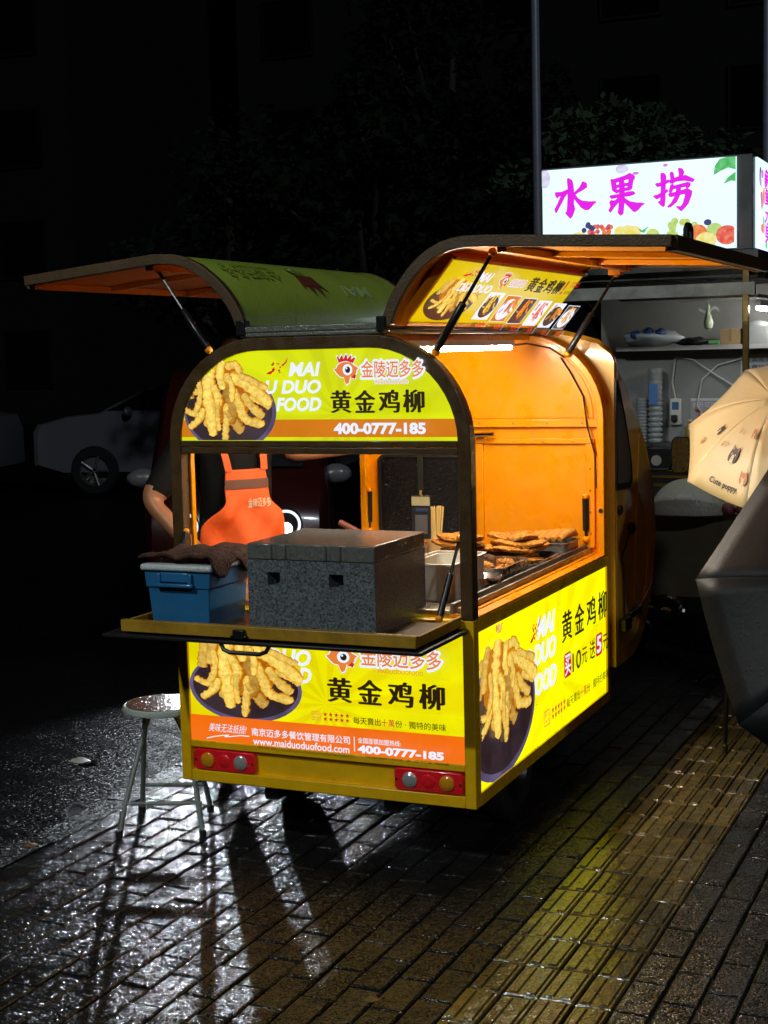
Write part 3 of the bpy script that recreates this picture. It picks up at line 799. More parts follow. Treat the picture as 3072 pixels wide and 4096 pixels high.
part(MB().box((.58,1.53,1.985),(.63,1.585,2.025)), 'strut_bracket', orange, wr, bev=.002)
part(MB().tube([(1.17,.28,2.02),(1.17,.28,2.055),(1.17,.30,2.068),(1.17,.33,2.068),(1.17,.35,2.055),(1.17,.35,2.02)], .009, 8), 'pull_handle', black_rubber, wr)
# printing on the outside of the left wing (hangs upside down while the wing is up)
cum = [0]
for a, b in zip(PL, PL[1:]): cum.append(cum[-1]+math.hypot(b[0]-a[0], b[1]-a[1]))
def on_pl(u, v, d):
    s = max(0, min(cum[-1]-.001, v))
    i = max(k for k in range(len(cum)-1) if cum[k] <= s)
    t = (s-cum[i])/(cum[i+1]-cum[i])
    x, z = PL[i][0]+(PL[i+1][0]-PL[i][0])*t, PL[i][1]+(PL[i+1][1]-PL[i][1])*t
    dx, dz = PL[i+1][0]-PL[i][0], PL[i+1][1]-PL[i][1]; l = math.hypot(dx,dz)
    return (x+(dz/l)*(d+.0012)*1, u, z-(dx/l)*(d+.0012))
wp = Panel(wl, on_pl)
wp.text('MAI', .95, 1.22, .14, .20, pale_film, bold=.03, shear=.2, flip=True)
wp.text('金陵迈多多', .12, .52, .20, .30, black_film, bold=.02, flip=True)
wp.text('金陵迈多多', .125, .515, .205, .295, tinted_film, bold=-.015, flip=True)
wp.poly('printed_comb', red_film, [(.66,.245),(.62,.16),(.66,.19),(.68,.13),(.715,.185),(.745,.125),(.765,.185),(.81,.15),(.79,.245)])
wp.ellipse('printed_eye', black_film, .70, .275, .055, .03, 20)
wp.ellipse('printed_eye_white', pale_film, .70, .28, .038, .02, 20)
wp.ellipse('printed_pupil', black_film, .705, .277, .02, .012, 16)
# menu light box under the right wing ---------------------------------
B0, B1 = Vector((.300,1.797)), Vector((.462,1.991))
cd = (B1-B0).normalized(); nd = Vector((cd.y, -cd.x)); H = (B1-B0).length
def on_menu(u, v, d): 
    p = B0 + cd*v + nd*d
    return (p.x, u, p.y)
mb = MB()
q = [B0-cd*.012-nd*.03, B0-cd*.012-nd*.001, B1+cd*.012-nd*.001, B1+cd*.012-nd*.03]
mb.prism([tuple(p) for p in q], 'y', .105, 1.60)
mn = part(mb, 'menu_light_box', orange, cart)
mf = MB()
for a, b in ((-.012, 0), (H, H+.012)):
    qq = [B0+cd*a-nd*.001, B0+cd*a+nd*.01, B0+cd*b+nd*.01, B0+cd*b-nd*.001]
    mf.prism([tuple(p) for p in qq], 'y', .105, 1.60)
part(mf, 'menu_frame', orange, mn)
mp = Panel(mn, on_menu)
mp.rect('menu_face', y_mn, .125, 1.58, 0, H)
mp.poly('printed_plate', e_plate, [(.355+.215*math.cos(t*.157), .085+.078*math.sin(t*.157)) for t in range(40)])
heap(mp, e_food, .36, .095, .2, .085, lambda u, v: .13 < u < 1.57 and .002 < v < H-.002, seed=5)
chili(mp, .25, .42, .20, .248, 4)
mp.text('MAI', .40, .53, .185, .225, e_white, bold=.035, shear=.2); mp.text('DUODUO', .28, .60, .14, .175, e_white, bold=.03, shear=.2)
mascot(mp, .615, .71, .165, .235)
mp.text('金陵迈多多', .72, .90, .18, .215, e_white, bold=.07); mp.text('金陵迈多多', .722, .898, .182, .213, e_logo)
for i, ch in enumerate('黄金鸡柳'): mp.text(ch, .93+i*.105, 1.018+i*.105, .168, .232, e_black, bold=.05, song=True)
mp.text('!', 1.355, 1.38, .168, .235, e_red, bold=.03)
star_rows(mp, 1.42, 1.53, .205, .235); mp.text('每天賣出十萬份', 1.40, 1.56, .172, .19, e_black)
tints = [(1,1,.9),(1,.45,.5),(1,.5,.3),(1,.22,.4),(1,.62,.5),(1,.8,.5)]
bgs = [e_white, or_up, e_plate, e_white, e_white, e_plate]
prices = ['10', '10.3', '10.3', '10', '12', '10']
for i in range(6):
    u0 = .585+i*.163; u1 = u0+.152
    mp.rect('menu_photo', e_white, u0-.004, u1+.004, .035, .155)
    mp.rect('menu_photo', bgs[i], u0, u1, .038, .152)
    mp.ellipse('printed_dish', e_white if i % 2 else e_plate, (u0+u1)/2, .092, .072, .048, 24)
    heap(mp, e_food, (u0+u1)/2, .098, .074, .05, lambda u, v, a=u0, b=u1: a < u < b and .038 < v < .152, strips=STRIPS[i % 3::2], seed=20+i, tint=tints[i], nm=5)
    mp.text('鸡柳', u0+.01, u0+.06, .006, .030, e_black, bold=.02)
    mp.text(prices[i], u0+.075, u0+.135, .006, .030, e_red, bold=.03)
    mp.rect('printed_rule', e_white, u1+.003, u1+.0065, .002, .034)
# cab -----------------------------------------------------------------
cab_paint = P('cab_paint', (.80,.42,.04), .4, var=.12, vscale=6, bump=.1, bscale=60, coat=.5, drops=55)
O = [(1.645,.36),(1.645,1.0),(1.645,1.50),(1.648,1.64),(1.67,1.655),(1.72,1.60),(1.83,1.535),(1.94,1.458),(2.07,1.365),(2.18,1.263),(2.255,1.165),(2.305,1.065),(2.338,.955),(2.345,.848),(2.325,.72),(2.268,.602),(2.18,.49),(2.07,.40),(1.95,.362),(1.80,.355)]
def sect(x, k, kz):
    return [(x, 1.645+(y-1.645)*(1+k), z+kz*max(0,(z-.9)/.75)**1.5) for y, z in O]
SX = [(-.57,0,0),(-.555,.05,.03),(-.5,.12,.075),(-.36,.22,.115),(-.15,.27,.13),(.15,.27,.13),(.36,.22,.115),(.5,.12,.075),(.555,.05,.03),(.57,0,0)]
vs, n = [], len(O)
for x, k, kz in SX: vs += sect(x, k, kz)
fs = [(i*n+j, i*n+(j+1)%n, (i+1)*n+(j+1)%n, (i+1)*n+j) for i in range(len(SX)-1) for j in range(n)] + [tuple(range(n))[::-1], tuple(range((len(SX)-1)*n, len(SX)*n))]
cab = part(MB().add(vs, fs), 'cab', cab_paint, cart, smooth=50)
WO = [(1.66,1.115),(1.845,1.105),(1.89,1.112),(1.912,1.14),(1.905,1.19),(1.88,1.26),(1.80,1.405),(1.725,1.51),(1.69,1.545),(1.66,1.555)]
def shrink(p, d):
    cx, cz = sum(a for a,_ in p)/len(p), sum(b for _,b in p)/len(p)
    return [(a-(a-cx)*d, b-(b-cz)*d) for a, b in p]
side_glass = P('grey_side_glass', (.13,.125,.10), .3, bump=.8, bscale=110, drops=80, bdist=.003)  # grey base, paler than the cab's other panes
for s in (1, -1):
    w = part(MB().ring(shrink(WO,-.05), shrink(WO,.10), 'x', s*.5705, s*.577), 'side_window', black_rubber, cab)
    part(MB().prism(shrink(WO,.1), 'x', s*.5705, s*.5735), 'pane', side_glass, w)
    dr = [(1.665,.42),(1.665,1.09),(1.95,1.09),(2.06,1.05),(2.16,.95),(2.2,.82),(2.17,.66),(2.06,.50),(1.95,.43)]
    part(MB().ring(dr, shrink(dr,.02), 'x', s*.5702, s*.5725), 'door_seam', cab_paint, cab)
    part(MB().ring([(y,z) for y,z in [(1.93,.50),(2.27,.60),(2.342,.85),(2.30,1.06),(2.17,1.255),(2.06,1.345)]], [(y,z) for y,z in [(1.92,.52),(2.25,.62),(2.32,.85),(2.28,1.05),(2.15,1.24),(2.05,1.325)]], 'x', s*.5702, s*.574), 'body_crease', cab_paint, cab)
part(MB().blob((.585,1.86,.925), (.018,.03,.028), 2, .05), 'door_handle', black_metal, cab)
part(MB().blob((.578,1.70,1.02), (.012,.022,.022), 3, .0), 'fuel_cap', black_rubber, cab)
part(MB().tube([(.578,1.84,.91),(.580,1.78,.86),(.580,1.70,.81),(.580,1.74,.77),(.580,1.75,.55)], .004, 6), 'cable', black_rubber, cab)
part(MB().box((.571,1.70,.50),(.60,1.80,.555)).box((.571,1.80,.53),(.585,2.03,.56)), 'step_bracket', black_metal, cab, bev=.004)
part(MB().grid(14, 10, lambda u, v: ((u-.5)*.86*(1-.06*v), 2.53-.30*v-.02*(2*u-1)**2-.0, 1.19+.36*v)), 'windscreen', dark_glass, cab)
def mirror_face(cx, cz, w, h): 
    return [(cx+w*a, cz+h*b) for a, b in ((-.38,-.5),(.2,-.5),(.42,-.44),(.5,-.2),(.5,.32),(.40,.5),(-.30,.5),(-.46,.40),(-.5,.1),(-.48,-.38))]
mir = part(MB().prism(mirror_face(.63,1.185,.092,.172), 'y', 2.602, 2.63), 'door_mirror', black_rubber, cab, bev=.006)
part(MB().prism(mirror_face(.63,1.185,.082,.162), 'y', 2.5985, 2.602), 'mirror_glass', P('wet_mirror_glass', (.55,.50,.32), .18, metal=.9, bump=1., bscale=100, drops=70, bdist=.004), mir)  # yellow of the mirrored cart side put into the glass colour
part(MB().tube([(.52,2.46,1.125),(.555,2.54,1.118),(.575,2.60,1.118),(.60,2.615,1.15)], .006, 8), 'mirror_arm', black_metal, mir)
# wheels, chassis -------------------------------------------------------
tyre_mat = P('tyre_rubber', (.016,.016,.016), .5, bump=.3, bscale=60)
def wheel(c, r, w, parent, ax='x', rim=dull_steel):
    hw = w/2
    t = part(MB().lathe([(r*.62,-hw*.9),(r*.8,-hw),(r*.94,-hw*.85),(r,-hw*.45),(r,hw*.45),(r*.94,hw*.85),(r*.8,hw),(r*.62,hw*.9)], 28, c, ax, caps=False), 'wheel', tyre_mat, parent)
    part(MB().lathe([(.02,-hw*.5),(r*.3,-hw*.55),(r*.55,-hw*.3),(r*.63,-hw*.88),(r*.63,hw*.88),(r*.55,hw*.3),(r*.3,hw*.55),(.02,hw*.5)], 24, c, ax), 'rim', rim, t)
    return t
wheel((-.43,.62,.20), .20, .10, cart, rim=black_metal); wheel((.43,.62,.20), .20, .10, cart, rim=black_metal); wheel((0,2.28,.20), .20, .09, cart, rim=black_metal)
part(MB().tube([(-.38,.62,.20),(.38,.62,.20)], .028, 10).blob((.05,.62,.20), (.09,.09,.085), 4, .05), 'axle', black_metal, cart)
for xa in (-.25,.20): part(MB().box((xa,.05,.17),(xa+.05,2.2,.2248)), 'chassis_beam', black_metal, cart)
# ------------------------------------------------------------------ things on the rear shelf
epp = P('grey_foam', (.088,.098,.103), .40, var=.55, vscale=150, detail=1, bump=.5, bscale=150, drops=48, bdist=.004)
_n = epp.node_tree.nodes; _l = epp.node_tree.links
_vo = _n.new('ShaderNodeTexVoronoi'); _vo.inputs['Scale'].default_value = 78
_l.new(next(q for q in _n if q.type == 'TEX_COORD').outputs['Object'], _vo.inputs['Vector'])
_mr = _n.new('ShaderNodeMapRange'); _mr.inputs[1].default_value = .12; _mr.inputs[2].default_value = .34; _mr.inputs[3].default_value = .25; _mr.inputs[4].default_value = 1.3
_l.new(_vo.outputs['Distance'], _mr.inputs[0])
_sc = _n.new('ShaderNodeVectorMath'); _sc.operation = 'SCALE'
_bc = _n['Principled BSDF'].inputs['Base Color']; _src = _bc.links[0].from_socket
_l.new(_src, _sc.inputs[0]); _l.new(_mr.outputs[0], _sc.inputs['Scale']); _l.new(_sc.outputs[0], _bc)
bx = thing('foam_box', 'large dark grey foam cool box on the fold-down rear shelf', 'cool box', (.115,-.075,.8312))
W, D_, HB = .2205, .2035, .225
b = MB().box((-W,-D_+.045,0),(W,D_,HB))
for a0, a1, z0, z1 in ((-W,-.15,0,HB),(-.15,-.105,0,.145),(-.15,-.105,.187,HB),(-.105,.065,0,HB),(.065,.115,0,.145),(.065,.115,.187,HB),(.115,W,0,HB)):
    b.box((a0+.00005,-D_,z0),(a1-.00005,-D_+.0449,z1))
part(b, 'box_body', epp, bx, smooth=0)
l = MB().box((-W,-D_+.008,.2258),(W,D_,.277))
for a0, a1 in ((-W,-.135),(-.118,-.085),(-.068,.055),(.072,.105),(.122,W)): l.box((a0,-D_,.2258),(a1,-D_+.0079,.277))
part(l, 'box_lid', P('wet_foam_lid', (.125,.122,.11), .26, var=.22, vscale=110, detail=4, bump=.5, bscale=45, drops=34, bdist=.006, coat=.3), bx, bev=.005)
bin_blue = P('blue_plastic', (.022,.14,.31), .3, var=.12, vscale=10, coat=.2, drops=45, bump=.1)
bn = thing('storage_bin', 'blue plastic storage bin with pale rim at the left end of the rear shelf', 'storage bin', (-.335,-.20,.8312))
vs, fs = [], []
def tap(z, w, d): return [(-w,-d,z),(w,-d,z),(w,d,z),(-w,d,z)]
rings = [tap(0,.105,.115), tap(.13,.113,.125), tap(.131,.118,.13), tap(.185,.121,.133)]
for rg in rings: vs += rg
fs = [(i*4+j, i*4+(j+1)%4, i*4+4+(j+1)%4, i*4+4+j) for i in range(3) for j in range(4)] + [(3,2,1,0),(12,13,14,15)]
part(MB().add(vs, fs), 'bin_body', bin_blue, bn, bev=.008)
part(MB().box((-.132,-.144,.1855),(.132,.144,.207)), 'bin_lid', P('pale_lid_plastic', (.55,.60,.58), .35, var=.08, drops=50), bn, bev=.008)
part(MB().box((-.07,-.146,.135),(-.055,-.1335,.18)).box((.045,-.146,.135),(.06,-.1335,.18)).box((-.075,-.15,.135),(.065,-.1335,.147)).box((-.055,-.1405,.15),(.045,-.1335,.182)), 'clip_handle', bin_blue, bn, bev=.004)
cloth_mat = P('brown_terry', (.05,.017,.010), .9, var=.5, vscale=60, bump=1, bscale=140, bdist=.01)
def cl(u, v):
    x = -.475 + u*.30; y = -.335 + v*.29
    z = 1.0405 + .006*math.sin(9*u+2*v)*math.sin(7*v+1) + .003*math.sin(23*u+9*v) + .0025*math.sin(31*v-17*u) + .012 + .010*math.sin(3.1*u)
    e = max(0, (u-.80)/.2); z -= .075*e*e*(.5+.6*math.sin(5*v+.5)**2) - .02*e
    x -= .03*e*e
    return (x, y, z)
ck = MB().grid(40, 34, cl)
cloth = part(ck, 'towel', cloth_mat)
sm = cloth.modifiers.new('thick', 'SOLIDIFY'); sm.thickness = .008; sm.offset = 1
tag(cloth, 'damp dark brown towel spread over the lid of the blue bin', 'towel')
# ------------------------------------------------------------------ on the counter
CZ = .8622
tub_mat = P('white_tub_plastic', (.75,.70,.60), .4, var=.05)
tb2 = thing('plastic_tub', 'deep white plastic tub just behind the grey foam box', 'tub', (.315,.36,CZ))
part(MB().ring(rrect(-.10,.10,-.17,.17,.03), rrect(-.09,.09,-.16,.16,.025), 'z', .12, .128).ring(rrect(-.092,.092,-.16,.16,.028), rrect(-.085,.085,-.152,.152,.025), 'z', .004, .12).prism(rrect(-.09,.09,-.155,.155,.026), 'z', 0, .006), 'tub_body', tub_mat, tb2)
part(MB().prism(rrect(-.0845,.0845,-.1515,.1515,.024), 'z', .0062, .06), 'batter', P('flour_batter', (.75,.62,.42), .7, bump=.5, bscale=40), tb2)
def tray(name, label, x0, x1, y0, y1, h, mat):
    t = thing(name, label, 'tray', ((x0+x1)/2,(y0+y1)/2,CZ))
    a, b_ = (x1-x0)/2, (y1-y0)/2
    o, i_ = rrect(-a,a,-b_,b_,.03), rrect(-a+.004,a-.004,-b_+.004,b_-.004,.027)
    t1 = MB().ring(o, i_, 'z', .003, h).prism(rrect(-a+.001,a-.001,-b_+.001,b_-.001,.03), 'z', 0, .003)
    t1.ring(rrect(-a-.008,a+.008,-b_-.008,b_+.008,.036), i_, 'z', h+.0002, h+.004)
    part(t1, 'tray_pan', mat, t)
    return t
tray('steel_tray', 'shallow stainless tray of small fried pieces nearest the open side window', .13, .435, .60, .90, .055, steel)
tray('cutlet_tray', 'flat stainless tray under the stacks of fried cutlets', .05, .44, .93, 1.33, .022, steel)
tray('roll_tray', 'black-sided tray of fried rolls beside the bulkhead', .22, .445, 1.36, 1.555, .05, dull_steel)
fry = P('fried_crust', (.66,.24,.025), .4, var=.6, vscale=60, bump=1., bscale=110, bdist=.02, detail=8)
fry2 = P('fried_roll_crust', (.72,.30,.05), .5, var=.3, vscale=30, bump=.7, bscale=70, bdist=.006)
def cutlet(c, r, seed):
    rn = random.Random(seed)
    m = MB(); n = 26
    ph = [rn.uniform(0,6) for _ in range(4)]
    prof = lambda a: 1+.10*math.sin(2*a+ph[0])+.08*math.sin(3*a+ph[1])+.05*math.sin(7*a+ph[2])+.03*math.sin(13*a+ph[3])
    rows = [(.0,.010),(.5,.014),(.85,.012),(1.0,.004),(.97,-.006),(.8,-.010),(0,-.010)]
    vs = []
    for k, z in rows:
        for i in range(n):
            a = 2*math.pi*i/n; p = prof(a)
            vs.append((c[0]+r[0]*k*p*math.cos(a), c[1]+r[1]*k*p*math.sin(a), c[2]+z+.006*math.sin(3*a+ph[1])*k+rn.uniform(-.002,.002)))
    return m.add(vs, [(j*n+i, j*n+(i+1)%n, (j+1)*n+(i+1)%n, (j+1)*n+i) for j in range(len(rows)-1) for i in range(n)])
def stack(cx, cy, n, lab, grp, seed):
    for i in range(n):
        top = 'topmost' if i == n-1 else ('lowest' if i == 0 else ['second','third','fourth','fifth','sixth'][i-1]+' from the bottom')
        tag(part(cutlet((cx+random.uniform(-.02,.02), cy+random.uniform(-.02,.02), CZ+.018+.0225*i), (.105+random.uniform(-.01,.01), .085), seed+i), 'fried_cutlet', fry, smooth=60),
            'flat fried chicken cutlet, %s in the %s' % (top, lab), 'fried cutlet', grp)
stack(.12, 1.06, 5, 'stack nearer the rear post', 'fried cutlets stacked on the tray', 30)
stack(.315, 1.12, 5, 'stack nearer the side window', 'fried cutlets stacked on the tray', 60)
tag(part(cutlet((.30,1.275,CZ+.05), (.09,.07), 91), 'fried_cutlet', fry, smooth=60), 'flat fried chicken cutlet leaning behind the two stacks', 'fried cutlet', 'fried cutlets stacked on the tray')
for i in range(16):
    x, y = random.uniform(.19,.385), random.uniform(.66,.85); z = CZ+.024+(.022 if i > 9 else 0)
    tag(part(MB().blob((x,y,z), (random.uniform(.02,.034), random.uniform(.016,.026), .02), 100+i, .22, 14, 9, 4), 'fried_piece', fry, smooth=70), 'small craggy piece of fried chicken heaped in the shallow tray', 'fried chicken', 'fried pieces in the shallow tray')
tag(part(MB().tube([(.245,.70,CZ+.045),(.248,.705,CZ+.075),(.245,.708,CZ+.105),(.243,.708,CZ+.115)], [.014,.013,.0145,.006], 12), 'fried_strip', fry), 'single fried strip standing upright in the shallow tray', 'fried strip')
for i in range(7):
    x0 = .245+.03*i; 
    m = MB().tube([(x0-.015,1.39,CZ+.055+.002*i),(x0,1.43,CZ+.066+.003*i),(x0+.008,1.48,CZ+.068+.003*i),(x0+.012,1.53,CZ+.06+.002*i)], [.012,.0195,.019,.010], 12)
    tag(part(m, 'fried_roll', fry2), 'plump fried roll lying in the black-sided tray', 'fried roll', 'fried rolls in the black-sided tray')
# skewer cup
wood = P('pale_wood', (.62,.40,.16), .6, var=.2, vscale=40, bump=.3)
tag(part(MB().lathe([(.034,0),(.035,.095),(.035,.1),(.031,.1),(.031,.006)], 22, (-.055,1.20,CZ)), 'skewer_cup', wood), 'round pale wooden cup holding bamboo skewers on the counter', 'cup')
bam = P('bamboo', (.72,.50,.16), .55)
sk = MB().tube([(0,0,0),(0,0,.205)], .0019, 5).mesh('bamboo_skewer'); sk.materials.append(bam)
for i in range(34):
    o = link('bamboo_skewer', sk, None, None)
    a, rr = random.uniform(0,6.28), .024*math.sqrt(random.random())
    o.location = (-.055+rr*math.cos(a)*.7, 1.20+rr*math.sin(a)*.7, CZ+.0065)
    o.rotation_euler = (-math.sin(a)*rr*4.5, math.cos(a)*rr*4.5, 0)
    tag(o, 'thin bamboo skewer standing in the pale wooden cup', 'skewer', 'bamboo skewers in the cup')
# paper sheet / wrap behind the tub
pw = MB().grid(14, 10, lambda u, v: (-.01+.20*u, .98-.12*v, CZ+.006+.10*u*v*(1-.3*v)+.01*math.sin(7*u+4*v)))
# hanging card
cardh = thing('hanging_card', 'clear badge card hanging on a black strap in the rear window', 'badge card', (.193,.45,1.04))
part(MB().box((-.009,-.0015,.168),(.009,.0015,.69)), 'strap', black_rubber, cardh)
part(MB().tube([(0,0,.172),(0,-.003,.160),(.004,0,.152)], .0045, 8), 'clip', P('orange_clip', (.7,.5,.2), .3, metal=.6), cardh)
part(MB().box((-.036,-.002,.0),(.036,.002,.155)), 'card', P('navy_card', (.018,.022,.04), .3, coat=.5), cardh, bev=.001)
part(MB().box((-.034,-.0032,.118),(.034,-.0022,.150)), 'card_header', P('card_header', (.65,.55,.35), .4), cardh)
part(MB().box((-.020,-.0032,.098),(.026,-.0022,.110)), 'card_strip', P('card_blue', (.05,.08,.2), .4), cardh)
part(MB().box((-.022,-.0032,.018),(.024,-.0022,.085)), 'card_window', P('card_grey', (.16,.16,.19), .35), cardh)
# frying pan with wooden handle, wire basket
pan = thing('frying_pan', 'dark frying pan with a reddish wooden handle left of the skewer cup', 'pan', (-.30,1.28,CZ))
part(MB().lathe([(.085,.0),(.13,.035),(.138,.04),(.132,.041),(.085,.006),(.01,.005)], 28), 'pan_bowl', dull_steel, pan)
part(MB().tube([(-.10,.06,.045),(-.16,.04,.085),(-.235,.02,.125)], [.010,.013,.015], 10), 'pan_handle', P('red_wood', (.20,.055,.03), .5, var=.3, vscale=30), pan)
bask = thing('wire_basket', 'small wire frying basket beside the frying pan', 'basket', (-.12,1.38,CZ))
wm = MB()
for k in range(13):
    x = -.09+.015*k; wm.tube([(x,-.06,.045),(x,-.055,.004),(x,.055,.004),(x,.06,.045)], .0012, 4)
wm.tube([(-.095,-.062,.046),(.095,-.062,.046),(.095,.062,.046),(-.095,.062,.046),(-.095,-.062,.046)], .003, 6)
part(wm, 'wire_mesh', steel, bask)
bowl = part(MB().lathe([(.05,0),(.075,.03),(.082,.045),(.078,.045),(.05,.006),(.005,.005)], 26, (.335,.575-.085,CZ)), 'steel_bowl', steel)
bowl.location = (.045, .03, 0)
tag(bowl, 'small round steel bowl of fried scraps by the rear post', 'bowl')
# ------------------------------------------------------------------ stool
stl_p = P('stool_tube', (.20,.22,.20), .4, var=.1, drops=60)
st = thing('folding_stool', 'round folding stool with crossed tube legs and wet brown seat beside the cart', 'stool', (-.705,.145,0))
seat = part(MB().lathe([(.01,.428),(.130,.428),(.147,.432),(.150,.440),(.148,.452),(.143,.455),(.138,.4535),(.01,.4525)], 40), 'seat', P('pale_seat_rim', (.48,.54,.47), .4, drops=50), st)
part(MB().lathe([(.01,.4528),(.134,.4538),(.1375,.4555),(.01,.4565)], 40), 'seat_pad', P('brown_wet_seat', (.30,.13,.055), .18, var=.25, vscale=14, bump=.7, bscale=60, drops=38, bdist=.004, coat=.6), seat)
e1, e2 = Vector((.93,.36,0)), Vector((-.36,.93,0))
def sp(a, b_, z): return e1*a + e2*b_ + Vector((0,0,z))
rr = .0095
for sx in (-1, 1):
    part(MB().tube([sp(.062*sx,.085,.428), sp(.078*sx,.03,.36), sp(.108*sx,-.06,.22), sp(.134*sx,-.125,.10), sp(.150*sx,-.15,.012)], rr, 10), 'leg', stl_p, st)
    part(MB().tube([sp(.055*sx,-.085,.428), sp(.07*sx,-.03,.36), sp(.098*sx,.06,.22), sp(.120*sx,.125,.10), sp(.130*sx,.15,.012)], rr, 10), 'leg', stl_p, st)
    part(MB().lathe([(.013,0),(.013,.025),(.0105,.028)], 12, sp(.150*sx,-.15,0)), 'foot_cap', black_rubber, st)
    part(MB().lathe([(.013,0),(.013,.025),(.0105,.028)], 12, sp(.130*sx,.15,0)), 'foot_cap', black_rubber, st)
part(MB().tube([sp(-.144,-.118,.115), sp(.144,-.118,.115)], .007, 8), 'crossbar', stl_p, st)
part(MB().tube([sp(-.124,.118,.115), sp(.124,.118,.115)], .007, 8), 'crossbar', stl_p, st)
# ------------------------------------------------------------------ litter
cup_m = P('crushed_clear_plastic', (.8,.8,.8), .2, trans=.6, bump=.6, bscale=60)
cp = MB().lathe([(.028,0),(.031,.02),(.036,.05),(.042,.085),(.044,.088),(.041,.088),(.034,.05),(.027,.004)], 18)
for i, v in enumerate(cp.v):
    cp.v[i] = (v[0]*(1+.18*math.sin(40*v[2]+3*v[0]*50)), v[1]*(1+.15*math.cos(35*v[2])), v[2])
cup = part(cp, 'plastic_cup', cup_m); cup.location = (-1.26,.34,-.064); cup.rotation_euler = (R(78), R(10), R(40))
tag(cup, 'crushed clear plastic cup lying on the wet road beyond the kerb', 'plastic cup')
def leaf(name, label, loc, rz, s, mat):
    m = MB().grid(8, 4, lambda u, v: ((u-.5)*s, (v-.5)*s*.42*math.sin(math.pi*min(.98,u+.03)), .006+.012*s/.1*math.sin(5*u)*(v-.3)+.004))
    o = part(m, name, mat); o.location = loc; o.rotation_euler = (0,0,rz)
    return tag(o, label, 'leaf')
leaf('fallen_leaf', 'pale crumpled leaf on the dark road left of the stool', (-1.72,1.05,-.099), .3, .13, P('pale_leaf', (.45,.45,.42), .5))
leaf('fallen_leaf', 'brown leaf near the kerb at the left edge', (-1.02,-.24,.0), 1.0, .07, P('brown_leaf', (.22,.10,.05), .5))
leaf('fallen_leaf', 'small brown leaf in the paving joint at bottom centre', (.62,-.98,.002), .7, .06, P('tan_leaf', (.2,.12,.04), .5))
